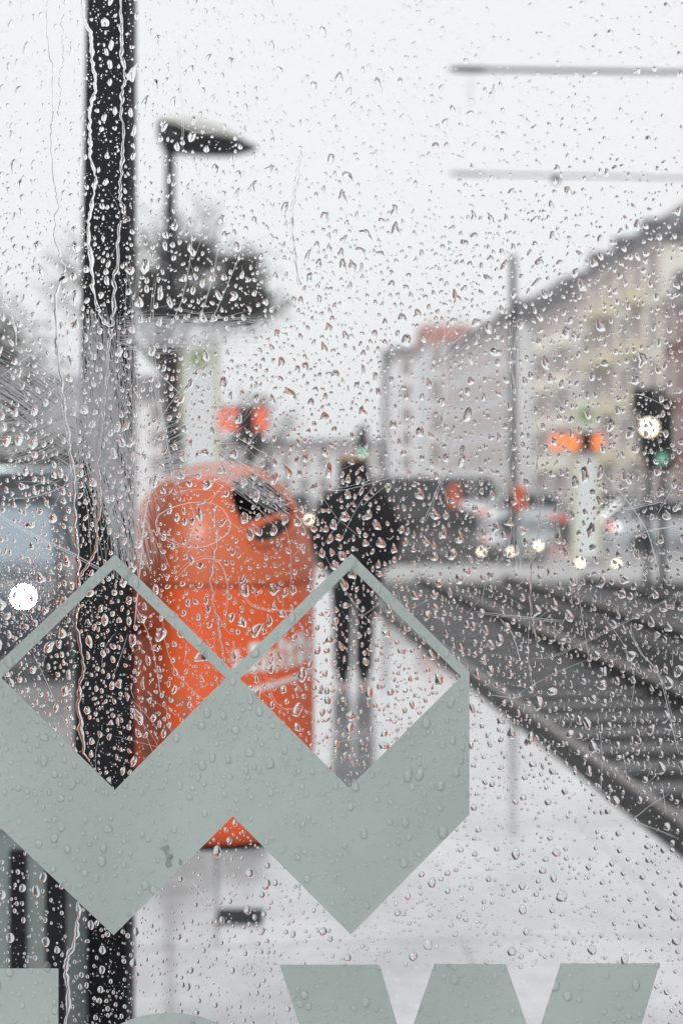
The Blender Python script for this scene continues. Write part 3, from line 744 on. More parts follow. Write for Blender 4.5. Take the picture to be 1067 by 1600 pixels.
# hands in the jacket pockets: palm, four fingers and a thumb
for s, wr in ((-1, Vector((-.17, .14, .87))), (1, Vector((.19, .13, .87)))):
    hv = [tuple(wr), tuple(wr + Vector((0, .03, -.05)))]; he = [(0, 1)]; hr = [.026, .03]
    for k in range(4):
        b0 = wr + Vector((s * (-.026 + k * .017), .035, -.075)); i0 = len(hv)
        L_ = (.03, .036, .034, .026)[k]
        hv += [tuple(b0), tuple(b0 + Vector((0, .008, -L_))), tuple(b0 + Vector((0, -.006, -L_ * 1.8)))]; he += [(1, i0), (i0, i0 + 1), (i0 + 1, i0 + 2)]; hr += [.0095, .0085, .007]
    i0 = len(hv); hv += [tuple(wr + Vector((-s * .04, .03, -.05))), tuple(wr + Vector((-s * .05, .035, -.085)))]; he += [(1, i0), (i0, i0 + 1)]; hr += [.011, .009]
    skin_obj('hand', hv, he, hr, M['cloth'], pe, 1)
MB().ball((0, .14, 1.585), (.014, .022, .024), 10).build('nose', M['skin'], pe, True)
for s in (-1, 1):
    MB().ball((s * .032, .125, 1.61), (.012, .01, .009), 10).build('eye', M['white'], pe, True)
    MB().ball((s * .083, .03, 1.595), (.014, .025, .034), 10).build('ear', M['skin'], pe, True)
MB().ball((0, .125, 1.545), (.024, .012, .007), 10).build('mouth', M['redlamp'] if False else M['faded'], pe, True)
# hood / hat
MB().lathe([(.12, -.17), (.122, -.1), (.122, 0), (.108, .05), (.07, .075), (0, .08)], (0, .02, 1.625), 24).build('hood', M['cloth'], pe, True)
MB().ball((0, .06, 1.705), (.135, .06, .03), 16).build('hood_trim', mat('tan_fur', (.33, .2, .1), .9, noise=.3, nscale=80), pe, True)
# jacket: torso + sleeves as one skinned surface
JV = [(0, 0, .84), (0, 0, 1.0), (0, 0, 1.2), (0, 0, 1.34), (0, .01, 1.43), (0, .02, 1.49),
      (-.19, 0, 1.39), (-.265, -.03, 1.12), (-.17, .13, .87), (.2, 0, 1.39), (.30, -.04, 1.13), (.19, .12, .87)]
JE = [(0, 1), (1, 2), (2, 3), (3, 4), (4, 5), (3, 6), (6, 7), (7, 8), (3, 9), (9, 10), (10, 11)]
JR = [(.225, .17), (.225, .17), (.24, .18), (.23, .17), (.15, .12), (.1, .1), .115, .1, .085, .115, .1, .085]
skin_obj('jacket', JV, JE, JR, M['cloth'], pe)
TV = [(0, 0, 1.0), (-.09, 0, .82), (-.088, .03, .48), (-.087, -.01, .05), (.09, 0, .82), (.078, .06, .48), (.07, .09, .05)]
skin_obj('trousers', TV, [(0, 1), (1, 2), (2, 3), (0, 4), (4, 5), (5, 6)], [(.17, .13), .105, .082, .075, .105, .082, .075], M['denim'], pe)
for s, (x_, y_) in (('l', (-.088, .02)), ('r', (.07, .12))):
    b = MB().ball((x_, y_, .045), (.05, .13, .05), 16); b.ball((x_, y_ - .07, .07), (.045, .055, .06), 12); sh = b.build('shoe', M['cloth'], pe, True)
    MB().box((x_, y_, .008), (.085, .25, .016), bev=.007).build('sole', M['stone'], sh)

# ------------------------------------------------------------------ the wet window
PX = GY / F            # metres per photo pixel on the pane
def G(px, py, y=GY): return Vector(((px - 533.5) * PX, y, EYE + (HOR - py) * PX))
win = empty('window_pane', (0, GY, EYE)); tag(win, 'rain-covered scratched window pane with a grey-green double crown emblem', 'window')
wo = Vector(win.location)
def thin_pane():
    m = bpy.data.materials.new('clear_pane'); m.use_nodes = True; t = m.node_tree; t.nodes.clear(); N = t.nodes.new; L = t.links.new
    fr = N('ShaderNodeFresnel'); fr.inputs['IOR'].default_value = 1.12; tp = N('ShaderNodeBsdfTransparent'); tp.inputs[0].default_value = (.985, .992, .99, 1)
    gl = N('ShaderNodeBsdfGlossy'); gl.inputs['Roughness'].default_value = .01
    mB = N('ShaderNodeMixShader'); L(fr.outputs[0], mB.inputs[0]); L(tp.outputs[0], mB.inputs[1]); L(gl.outputs[0], mB.inputs[2])
    o = N('ShaderNodeOutputMaterial'); L(mB.outputs[0], o.inputs[0]); return m
M['pane'] = thin_pane()
MB().box((0, .0035, .05), (1.5, .006, 2.3)).build('glass', M['pane'], win)
# vinyl film
def film_mat(name, col, k=1.0):
    m = bpy.data.materials.new(name); m.use_nodes = True; t = m.node_tree; t.nodes.clear()
    N = t.nodes.new; L = t.links.new
    d = N('ShaderNodeBsdfDiffuse'); tr = N('ShaderNodeBsdfTranslucent'); gl = N('ShaderNodeBsdfGlossy'); gl.inputs['Roughness'].default_value = .35
    tc = N('ShaderNodeTexCoord'); n = N('ShaderNodeTexNoise'); n.inputs['Scale'].default_value = 900; n.inputs['Detail'].default_value = 3; L(tc.outputs['Object'], n.inputs[0])
    r = N('ShaderNodeMapRange'); r.inputs[1].default_value = .3; r.inputs[2].default_value = .7; r.inputs[3].default_value = .93; r.inputs[4].default_value = 1.07; L(n.outputs[0], r.inputs[0])
    n2 = N('ShaderNodeTexNoise'); n2.inputs['Scale'].default_value = 6; L(tc.outputs['Object'], n2.inputs[0])
    r2 = N('ShaderNodeMapRange'); r2.inputs[1].default_value = .3; r2.inputs[2].default_value = .7; r2.inputs[3].default_value = .94; r2.inputs[4].default_value = 1.06; L(n2.outputs[0], r2.inputs[0])
    mu = N('ShaderNodeMath'); mu.operation = 'MULTIPLY'; L(r.outputs[0], mu.inputs[0]); L(r2.outputs[0], mu.inputs[1])
    c = N('ShaderNodeMix'); c.data_type = 'RGBA'; c.blend_type = 'MULTIPLY'; c.inputs[0].default_value = 1; c.inputs[6].default_value = (*col, 1); L(mu.outputs[0], c.inputs[7])
    L(c.outputs[2], d.inputs[0]); L(c.outputs[2], tr.inputs[0])
    a = N('ShaderNodeMixShader'); a.inputs[0].default_value = .62; L(d.outputs[0], a.inputs[1]); L(tr.outputs[0], a.inputs[2])
    b_ = N('ShaderNodeMixShader'); b_.inputs[0].default_value = .04; L(a.outputs[0], b_.inputs[1]); L(gl.outputs[0], b_.inputs[2])
    o = N('ShaderNodeOutputMaterial'); L(b_.outputs[0], o.inputs[0]); return m
M['film'] = film_mat('grey_green_film', (.60, .67, .65)); M['smudge'] = film_mat('smudge', (.44, .51, .49))
YF = GY - .0004
def film(name, outer, holes=(), m=None, y=YF, parent=win):
    cu = bpy.data.curves.new(name, 'CURVE'); cu.dimensions = '2D'; cu.fill_mode = 'BOTH'; cu.extrude = .00006
    for loop in (outer, *holes):
        sp = cu.splines.new('POLY'); sp.points.add(len(loop) - 1); sp.use_cyclic_u = True
        for p, (px, py) in zip(sp.points, loop): v = G(px, py); p.co = (v.x, v.z - EYE, 0, 1)
    tmp = bpy.data.objects.new('tmp', cu); COL.objects.link(tmp)
    dg = bpy.context.evaluated_depsgraph_get(); dg.update()
    me = bpy.data.meshes.new_from_object(tmp.evaluated_get(dg)); bpy.data.objects.remove(tmp)
    me.transform(Matrix.Rotation(R(90), 4, 'X')); me.materials.clear(); me.materials.append(m or M['film']); me.name = name
    o = link(name, me, parent); o.location = (0, y - wo.y, 0)
    return o
em = film('emblem', [(180, 866), (363, 1047), (549, 865), (733, 1049), (733, 1272), (548, 1460), (364, 1275), (178, 1461), (-8, 1284), (-8, 1042)],
     [[(178, 889), (353, 1059), (180, 1234), (3, 1059)], [(549, 888), (720, 1057), (545, 1231), (375, 1060)]])
tag(em, 'grey-green film cut as two joined crowned shields')
sm = film('stain', [(250, 1325), (262, 1319), (266, 1322), (265, 1332), (272, 1338), (268, 1346), (270, 1352), (262, 1357), (258, 1350), (262, 1340), (256, 1330)], m=M['smudge'], y=-.0001 + wo.y, parent=em)
film('stain', [(281, 1340), (286, 1345), (284, 1353), (279, 1350)], m=M['smudge'], y=-.0001 + wo.y, parent=em)
lw = film('letter', [(437, 1507), (593, 1507), (632, 1640), (678, 1506), (790, 1506), (834, 1633), (875, 1505), (1030, 1505), (945, 1790), (795, 1790), (733, 1640), (675, 1790), (530, 1790)]); tag(lw, 'grey-green letter w cut off by the bottom edge')
circ = lambda cx, cy_, a, b_, n=64: [(cx + a * math.cos(2 * math.pi * k / n), cy_ + b_ * math.sin(2 * math.pi * k / n)) for k in range(n)]
lo = film('letter', circ(266, 1723, 160, 141), [circ(266, 1723, 62, 70)]); tag(lo, 'top arc of a round grey-green letter')
ll = film('letter', [(-70, 1513), (92, 1513), (92, 1860), (-70, 1860)]); tag(ll, 'square-cornered grey-green letter at the left edge')

# scratches and scuffs in the pane
M['scratch'] = None
def scratch_mat(name, a):
    m = bpy.data.materials.new(name); m.use_nodes = True; t = m.node_tree; t.nodes.clear(); N = t.nodes.new; L = t.links.new
    d = N('ShaderNodeBsdfDiffuse'); tr = N('ShaderNodeBsdfTranslucent'); tp = N('ShaderNodeBsdfTransparent')
    for q in (d, tr): q.inputs[0].default_value = (.92, .93, .95, 1)
    mA = N('ShaderNodeMixShader'); mA.inputs[0].default_value = .5; L(d.outputs[0], mA.inputs[1]); L(tr.outputs[0], mA.inputs[2])
    mB = N('ShaderNodeMixShader'); mB.inputs[0].default_value = a; L(tp.outputs[0], mB.inputs[1]); L(mA.outputs[0], mB.inputs[2])
    o = N('ShaderNodeOutputMaterial'); L(mB.outputs[0], o.inputs[0]); return m
def catmull(pts, n=8):
    out = []; m = len(pts)
    for i in range(m - 1):
        p0 = np.array(pts[max(i - 1, 0)]); p1 = np.array(pts[i]); p2 = np.array(pts[i + 1]); p3 = np.array(pts[min(i + 2, m - 1)])
        for q in range(n):
            t_ = q / n; out.append(.5 * (2 * p1 + (p2 - p0) * t_ + (2 * p0 - 5 * p1 + 4 * p2 - p3) * t_ ** 2 + (3 * p1 - p0 - 3 * p2 + p3) * t_ ** 3))
    out.append(np.array(pts[-1], float)); return np.array(out)
class Ribbons:
    def __init__(s): s.v = []; s.f = []
    def add(s, pts, w_, taper=True):
        pts = np.asarray(pts, float); n = len(pts); d = np.gradient(pts, axis=0); d /= np.linalg.norm(d, axis=1)[:, None] + 1e-9
        nrm = np.stack([-d[:, 1], d[:, 0]], 1); k = np.linspace(0, 1, n); ww = w_ * (np.minimum(1, np.minimum(k, 1 - k) * 6 + .25) if taper else 1) / 2
        base = len(s.v)
        for p, q, a in zip(pts, nrm, np.broadcast_to(ww, n)):
            for sg in (-1, 1):
                z = p + q * a * sg; g_ = G(z[0], z[1]); s.v.append((g_.x, 0, g_.z - EYE))
        for i in range(n - 1):
            b_ = base + 2 * i; s.f.append((b_, b_ + 1, b_ + 3, b_ + 2))
    def build(s, name, m, y):
        me = bpy.data.meshes.new(name); me.from_pydata(s.v, [], s.f); me.materials.append(m); o = link(name, me, win); o.location = (0, y, 0); return o
sc = Ribbons()
lines = [
 ([(-5, 802), (60, 838), (110, 862), (172, 897)], 2.6), ([(180, 532), (215, 548), (262, 596), (320, 650), (390, 695), (440, 722), (500, 748)], 1.9),
 ([(246, 430), (240, 480), (243, 560), (252, 640), (268, 720), (285, 775)], 1.8), ([(228, 0 + 560), (250, 640), (262, 700), (272, 760)], 1.2),
 ([(300, 330), (298, 400), (284, 470), (262, 515)], 2.2), ([(388, 365), (370, 410), (345, 470), (320, 525)], 2.0), ([(345, 350), (335, 420), (318, 480), (298, 540), (296, 580)], 1.3),
 ([(436, 440), (432, 500), (410, 550), (375, 580), (340, 575)], 1.6), ([(302, 540), (315, 565), (330, 580)], 1.5), ([(0, 780), (60, 775), (130, 745), (200, 700), (240, 680)], 1.3),
 ([(0, 660), (60, 662), (120, 655)], 1.2), ([(60, 900 - 60), (100, 760), (150, 660), (205, 560)], 1.2), ([(120, 760), (160, 640), (190, 570)], 1.0),
 ([(150, 860), (200, 740), (260, 640), (290, 600)], 1.0), ([(210, 980), (220, 880), (228, 800), (245, 730)], 2.2), ([(200, 800), (240, 830), (300, 855), (340, 845), (360, 820), (340, 790), (300, 785), (255, 800), (244, 820), (262, 845), (300, 858)], 1.6),
 ([(275, 905), (300, 880), (330, 873), (350, 890), (357, 930), (350, 980)], 1.3), ([(180, 900), (240, 940), (300, 1000), (340, 1045)], 1.4), ([(215, 950), (238, 1010), (252, 1092)], 2.0), ([(255, 940), (258, 1000), (280, 1055), (330, 1100), (400, 1120)], 1.1),
 ([(372, 900), (378, 925), (400, 950), (450, 955), (490, 960)], 1.3), ([(430, 790), (448, 830), (455, 880), (452, 940)], 1.0), ([(400, 980), (430, 1095), (480, 1110), (530, 1150)], 1.0),
 ([(480, 758), (530, 766), (590, 752), (640, 735), (700, 712), (760, 700), (812, 690)], 1.4), ([(500, 860), (540, 800), (580, 745), (640, 690), (700, 640)], 1.1), ([(780, 665), (788, 710), (800, 760), (812, 790)], 1.5),
 ([(835, 650), (822, 700), (812, 760)], 1.3), ([(530, 850), (560, 790), (600, 740)], 1.0), ([(660, 820), (680, 770), (700, 720), (716, 660)], 1.6), ([(714, 620), (712, 590), (690, 640), (640, 690)], 1.1), ([(695, 480), (694, 550), (698, 610), (692, 690), (700, 660)], 2.0),
 ([(930, 725), (960, 760), (985, 790), (1010, 830), (1025, 880), (1030, 900)], 2.2), ([(940, 802), (985, 795), (1040, 782)], 1.8), ([(990, 842), (1010, 830), (1045, 824)], 2.0), ([(900, 860), (940, 835), (1000, 828)], 1.0),
 ([(740, 955), (800, 962), (880, 970)], 1.5), ([(780, 965), (800, 990), (812, 1030)], 1.6), ([(900, 800), (900, 900), (915, 1000), (920, 1040)], 1.2), ([(830, 1030), (880, 1020), (1000, 960), (1060, 930)], 1.0), ([(980, 980), (1000, 1020), (1030, 1060), (1060, 1180)], 1.5),
 ([(940, 960), (975, 1010), (990, 1060), (985, 1100)], 1.2), ([(760, 1085), (800, 1090), (815, 1085)], 1.4), ([(700, 1200), (760, 1120), (850, 1060), (920, 1030)], .9), ([(935, 1130), (940, 1180), (938, 1240)], 1.4), ([(1040, 1100), (1060, 1180)], 1.2), ([(970, 1300), (1010, 1262), (1045, 1240)], 1.0),
 ([(840, 1200), (860, 1250), (905, 1350)], .8), ([(900, 1200), (960, 1270), (1010, 1290), (1060, 1310)], .9), ([(660, 700), (690, 760), (700, 790)], 1.0), ([(905, 590), (895, 600), (890, 630)], 1.3), ([(900, 460), (930, 440), (955, 420)], 1.5), ([(840, 480), (860, 500), (905, 530)], .9), ([(960, 620), (1000, 617), (1050, 640)], 1.5),
 ([(300, 1375), (335, 1420)], .8), ([(280, 60), (282, 110), (287, 180), (286, 235)], 1.6), ([(275, 190), (300, 205), (330, 207), (350, 195)], 1.3), ([(180, 1150), (260, 1170), (330, 1180)], .9), ([(370, 745), (410, 770), (440, 800)], .9),
 ([(0, 590), (40, 560), (70, 545)], 2.0), ([(0, 500), (30, 480), (60, 470)], 1.5), ([(820, 620), (790, 740)], .9)]
for pts, w_ in lines:
    c = catmull(pts, 10); c += rng.normal(0, .25, c.shape); sc.add(c, w_ * .62)
    if rng.random() < .5: sc.add(c + rng.uniform(-4, 4, 2), w_ * .4)
for _ in range(150):       # fine random scratches
    x0, y0 = rng.uniform(0, 1067), rng.uniform(380, 1300); a = rng.uniform(-2.6, -.5); L_ = rng.exponential(45) + 20; k = rng.normal(0, .008)
    pts = []; x, y = x0, y0
    for _s in range(10): pts.append((x, y)); x += math.cos(a) * L_ / 10; y += math.sin(a) * L_ / 10; a += k * L_ / 10
    sc.add(pts, rng.uniform(.3, .75))
sc.build('scratches', scratch_mat('scratch', .6), -.0001)
hz = Ribbons()
def band(path, width, n, L_, w_=.8, jit=.06):
    c = catmull(path, 10)
    seg = np.cumsum(np.r_[0, np.linalg.norm(np.diff(c, axis=0), axis=1)]); T = seg[-1]
    for _ in range(n):
        s0 = T * rng.beta(1.7, 1.7); l = min(L_ * rng.uniform(.4, 1.3), T)
        if s0 - l / 2 < -.0 * T or s0 + l / 2 > T: l = 2 * min(s0, T - s0) * rng.uniform(.5, 1)
        off = rng.normal(0, width / 2.6); dj = rng.normal(0, jit)
        ss = np.linspace(s0 - l / 2, s0 + l / 2, 7); ss = np.clip(ss, 0, T)
        xs = np.interp(ss, seg, c[:, 0]); ys = np.interp(ss, seg, c[:, 1]); d = np.array([xs[-1] - xs[0], ys[-1] - ys[0]]); nn = np.linalg.norm(d)
        if nn < 6: continue
        q = np.array([-d[1], d[0]]) / nn
        pts = np.stack([xs, ys], 1) + q * off + q * np.linspace(-dj, dj, 7)[:, None] * l
        hz.add(pts, w_ * rng.uniform(.5, 1.4))
band([(140, 480), (150, 580), (170, 700), (196, 800), (215, 900)], 58, 520, 190, 1.1)
band([(180, 528), (260, 520), (340, 524), (430, 520)], 34, 330, 150, 1.0)
band([(-40, 560), (40, 610), (110, 660), (180, 700)], 90, 260, 150, .9)
band([(0, 700), (80, 670), (160, 600)], 90, 200, 120, .8)
band([(200, 760), (260, 700), (330, 660), (400, 560)], 90, 200, 90, .8)
band([(320, 715), (400, 760), (460, 800)], 34, 150, 90, 1.0)
band([(230, 745), (300, 730), (380, 735)], 34, 160, 80, 1.0)
band([(640, 620), (690, 560), (760, 490)], 60, 110, 90, .7)
band([(600, 600), (615, 690), (640, 760)], 40, 90, 110, .7)
band([(800, 500), (802, 580), (815, 680)], 26, 80, 70, .7)
band([(812, 790), (806, 850), (808, 900)], 20, 50, 60, .7)
band([(205, 400), (215, 700), (218, 900)], 16, 80, 160, .8)
o = hz.build('scuffs', scratch_mat('scuff', .33), -.00015)

# ------------------------------------------------------------------ water on the window
M['water'] = glass_mat('rain_water', 1.333)
def film_water():
    m = bpy.data.materials.new('rain_water_on_film'); m.use_nodes = True; t = m.node_tree; t.nodes.clear(); N = t.nodes.new; L = t.links.new
    fr = N('ShaderNodeFresnel'); fr.inputs['IOR'].default_value = 1.33; tp = N('ShaderNodeBsdfTransparent'); tp.inputs[0].default_value = (1, 1, 1, 1)
    gl = N('ShaderNodeBsdfGlossy'); gl.inputs['Roughness'].default_value = .2; df = N('ShaderNodeBsdfDiffuse'); df.inputs[0].default_value = (.9, .92, .92, 1)
    mA = N('ShaderNodeMixShader'); mA.inputs[0].default_value = .05; L(tp.outputs[0], mA.inputs[1]); L(df.outputs[0], mA.inputs[2])
    k5 = N('ShaderNodeMath'); k5.operation = 'MULTIPLY'; k5.inputs[1].default_value = .6; L(fr.outputs[0], k5.inputs[0])
    mB = N('ShaderNodeMixShader'); L(k5.outputs[0], mB.inputs[0]); L(mA.outputs[0], mB.inputs[1]); L(gl.outputs[0], mB.inputs[2])
    o = N('ShaderNodeOutputMaterial'); L(mB.outputs[0], o.inputs[0]); return m
M['water_film'] = film_water()
YD = GY - .0006
def drop_arrays(c, w_, h_, H, irr, tear, rot, lean, NS, rings, seed):
    """vectorised drops. c (n,2) metres on the pane, returns verts (n,V,3) and the face pattern"""
    n = len(c); r_ = np.random.default_rng(seed)
    th = np.linspace(0, 2 * np.pi, NS, endpoint=False)[None, :]
    Ro = np.ones((n, NS))
    for k in (2, 3, 4, 5): Ro += irr[:, None] * r_.normal(0, 1.0 / k, (n, 1)) * np.cos(k * th + r_.uniform(0, 6.28, (n, 1)))
    Ro = np.clip(Ro, .45, 1.7)
    bx = np.cos(th) * Ro; bz = np.sin(th) * Ro
    bx = bx * (1 - tear[:, None] * .5 * bz)
    bend = r_.normal(0, .22, (n, 1)) * np.minimum(irr[:, None] * 4, 1)
    V = []
    for r in rings:
        x = bx * r; z = bz * r
        x = x + bend * z * z
        x = x * w_[:, None] / 2; z = z * h_[:, None] / 2 - lean[:, None] * h_[:, None] * (1 - r)
        cr, sr = np.cos(rot)[:, None], np.sin(rot)[:, None]
        y = -H[:, None] * (1 - r * r) ** .62 * np.ones_like(x)
        V.append(np.stack([x * cr - z * sr + c[:, :1], y, x * sr + z * cr + c[:, 1:]], 2))
    K = len(rings)
    r = 0.
    z0 = -lean * h_
    cc = np.stack([-z0 * np.sin(rot) + c[:, 0], -H, z0 * np.cos(rot) + c[:, 1]], 1)[:, None, :]
    back = V[0].copy()
    V = np.concatenate(V + [cc, back], 1)
    quads = [(j * NS + i, j * NS + (i + 1) % NS, (j + 1) * NS + (i + 1) % NS, (j + 1) * NS + i) for j in range(K - 1) for i in range(NS)]
    ctr = K * NS
    tris = [((K - 1) * NS + i, (K - 1) * NS + (i + 1) % NS, ctr) for i in range(NS)]
    ngon = [tuple(ctr + 1 + i for i in range(NS))[::-1]]
    return V, quads, tris, ngon
def mesh_from(name, V, quads, tris, ngon, m, m2=None, sel=None):
    n, nv, _ = V.shape
    pat = quads + tris + ngon
    lt = np.array([len(p) for p in pat]); flat = np.array([i for p in pat for i in p])
    loops = (flat[None, :] + (np.arange(n) * nv)[:, None]).ravel()
    tot = np.tile(lt, n); start = np.r_[0, np.cumsum(tot)[:-1]]
    sm_ = np.tile(np.array([1] * (len(quads) + len(tris)) + [0], bool), n)
    me = bpy.data.meshes.new(name)
    me.vertices.add(n * nv); me.vertices.foreach_set('co', V.astype(np.float32).ravel())
    me.loops.add(len(loops)); me.loops.foreach_set('vertex_index', loops.astype(np.int32))
    me.polygons.add(len(tot)); me.polygons.foreach_set('loop_start', start.astype(np.int32))
    me.polygons.foreach_set('use_smooth', sm_)
    me.update(calc_edges=True); me.materials.append(m)
    if m2 is not None:
        me.materials.append(m2); me.polygons.foreach_set('material_index', np.repeat(np.asarray(sel, np.int32), len(pat)))
    me.update(); return me
# positions
def density(x, y):
    d = 1.0
    if y < 400: d = .35 + .65 * y / 400
    if x > 380 and y < 330: d *= .6
    if x < 430 and y < 400: d *= 1.0
    if y > 1250: d *= .62
    if 380 < y < 1150: d *= 1.25
    return d
pts = []; cell = {}
def ok(x, y, r):
    gx, gy = int(x // 20), int(y // 20)
    for a in range(gx - 1, gx + 2):
        for b_ in range(gy - 1, gy + 2):
            for (u, v, q) in cell.get((a, b_), ()):
                if abs(x - u) < (r[0] + q[0]) * .5 and abs(y - v) < (r[1] + q[1]) * .5: return False
    return True
# a few notable large drops as in the photo
ex = [(398, 1018, 15, 1.3), (314, 1025, 22, .8), (252, 990, 17, 1.3), (635, 620, 9, 1.2), (320, 607 + 100, 12, 1.2), (316, 1195, 12, 1.4), (276, 1152, 11, 1.6), (324, 1113, 12, 1.6), (356, 1185, 10, 1.8), (390, 1175, 15, 1.0), (568, 1302, 12, 1.6), (692, 1300, 15, 1.4), (633, 1285, 11, 1.6), (639, 1308, 10, 1.2),
      (877, 1400, 17, 1.2), (620, 1532, 14, .8), (847, 1360, 12, 1.0), (852, 1342, 10, 1), (862, 1422, 9, 1.2), (798, 1145, 12, 1.7), (827, 1155, 13, 1.7), (780, 1000, 12, 1.6), (888, 962, 13, 1.5), (865, 945, 11, 1.6), (862, 1080, 15, .9), (917, 1130, 11, 1.9), (600, 1165, 16, .9), (548, 1118, 15, 1.0), (816, 1033 - 100, 9, 1.4), (974, 905, 14, 1.2), (1043, 980, 11, 1.4),
      (992, 700, 12, 1.5), (775, 550, 20, .7), (735, 215 + 380, 12, 1.1), (925, 855, 13, .9), (1040, 805, 13, 1.2), (83, 810, 14, 1.1), (48, 880 - 60, 12, 1.2), (100, 437, 14, .8), (20, 210, 10, 1.3), (117, 360, 10, 1.4), (172, 100, 9, 1.5), (165, 35, 12, 1.3), (166, 285, 8, 1.6), (734, 88 + 90, 10, 1.3)]
for x, y, s_, a_ in ex: cell.setdefault((int(x // 20), int(y // 20)), []).append((x, y, (s_ * 1.25, s_ * a_ * 1.25)))
TR = dict(
 a=([(78, -20), (74, 40), (82, 100), (84, 180), (81, 230), (87, 290), (92, 320), (86, 365), (95, 400), (102, 425), (91, 450), (88, 520), (95, 590), (103, 650), (112, 720), (118, 800), (121, 860), (124, 910), (121, 980), (131, 1040), (123, 1090), (129, 1150), (134, 1190)], 5.2),
 b=([(101, 22), (98, 55), (101, 88), (95, 120), (96, 150), (92, 182)], 3.4),
 c=([(133, -20), (130, 20), (142, 55), (146, 100), (150, 135), (143, 165), (141, 210), (143, 250), (150, 285), (143, 325), (139, 365), (144, 420), (149, 465), (156, 490), (170, 512)], 5),
 d=([(187, -20), (191, 40), (190, 80), (196, 120), (190, 160), (193, 210), (191, 255), (188, 300), (194, 332), (199, 345), (187, 352), (185, 400), (178, 450), (178, 500), (172, 530), (166, 600), (160, 660), (154, 720), (157, 780), (152, 830), (150, 860), (132, 890), (123, 905)], 4.6),
 e=([(470, 228), (468, 255), (460, 300), (457, 340), (457, 370), (461, 405), (466, 448)], 5),
 f=([(121, 1402), (123, 1440), (114, 1480), (104, 1505), (107, 1550), (101, 1620)], 5.5),
 g=([(337, 788), (334, 812), (339, 840), (332, 878), (330, 920), (340, 970), (345, 1005), (352, 1043)], 3),
 h=([(837, 655), (840, 700), (836, 750), (842, 800), (838, 850), (828, 900), (832, 1000)], 2),
 i=([(4, 430), (8, 470), (20, 490), (26, 540)], 3))
for tp, tw in TR.values():
    for p_ in catmull(tp, 8)[::1]: cell.setdefault((int(p_[0] // 20), int(p_[1] // 20)), []).append((p_[0], p_[1], (tw + 2, 9)))
N_DROPS = 14500
tries = 0
sizes = np.sort(rng.lognormal(math.log(4.0), .52, N_DROPS))[::-1]
for s in sizes:
    s = min(s, 13.5)
    for _ in range(30):
        x = rng.uniform(-160, 1230); y = rng.uniform(-160, 1760)
        if rng.random() > density(x, y) / 1.3: continue
        asp = rng.uniform(1.0, 1.5) if y > 1230 else rng.uniform(1.0, 2.0)
        r = (s, s * asp)
        if ok(x, y, r):
            cell.setdefault((int(x // 20), int(y // 20)), []).append((x, y, r)); pts.append((x, y, s, asp)); break
pts = np.array(pts + ex)
onfilm = lambda x, y: None
def which(x, y):
    if em_in(x, y): return 'emblem'
    if y > 1510 and (x < 92 or (437 + .3 * (y - 1507) < x < 1030 - .3 * (y - 1507) and True)): return 'letter'
    return 'clear'
OUT = [(180, 866), (363, 1047), (549, 865), (733, 1049), (733, 1272), (548, 1460), (364, 1275), (178, 1461), (-8, 1284), (-8, 1042)]
H1 = [(178, 889), (353, 1059), (180, 1234), (3, 1059)]; H2 = [(549, 888), (720, 1057), (545, 1231), (375, 1060)]
def em_in(x, y): return inside((x, y), OUT) and not inside((x, y), H1) and not inside((x, y), H2)
order = np.argsort(-pts[:, 2] * np.sqrt(pts[:, 3])); 
inframe = (pts[:, 0] > 4) & (pts[:, 0] < 1063) & (pts[:, 1] > 4) & (pts[:, 1] < 1596)
bigi = [i for i in order if inframe[i]][:300]; bigset = set(bigi)
smalli = np.array([i for i in range(len(pts)) if i not in bigset])
def params(idx, seed):
    r_ = np.random.default_rng(seed); p = pts[idx]; n = len(p)
    c = np.stack([(p[:, 0] - 533.5) * PX, (HOR - p[:, 1]) * PX + EYE], 1)
    low = (p[:, 1] > 1230); film_ = np.array([which(a, b_) != 'clear' for a, b_ in p[:, :2]])
    w_ = p[:, 2] * PX; h_ = w_ * p[:, 3]
    irr = np.where(low | film_, .10, .28) * r_.uniform(.4, 1.3, n)
    tear = r_.uniform(-.15, .75, n) * np.where(low, .5, 1)
    rot = r_.normal(0, .28, n) * np.where(low | film_, .4, 1)
    H = np.minimum(w_, h_) * r_.uniform(.29, .48, n) * np.where(film_, .8, 1)
    lean = r_.uniform(.05, .2, n)
    return c, w_, h_, H, irr, tear, rot, lean
V, q, t3, ng = drop_arrays(*params(smalli, 3), 14, (1, .97, .88, .7, .42, .2), 5)
o = link('raindrops', mesh_from('raindrops', V + np.array([0, YD, 0]), q, t3, ng, M['water'], M['water_film'], [which(*pts[i][:2]) != 'clear' for i in smalli])); tag(o, 'the many smaller raindrops scattered over the whole window', 'raindrops', None, 'stuff')
pb_ = params(np.array(bigi), 4)
V, q, t3, ng = drop_arrays(*pb_, 30, (1, .985, .94, .86, .74, .58, .4, .2), 6)
BINB = [(195, 800), (250, 740), (360, 722), (450, 760), (492, 860), (492, 1325), (195, 1325)]
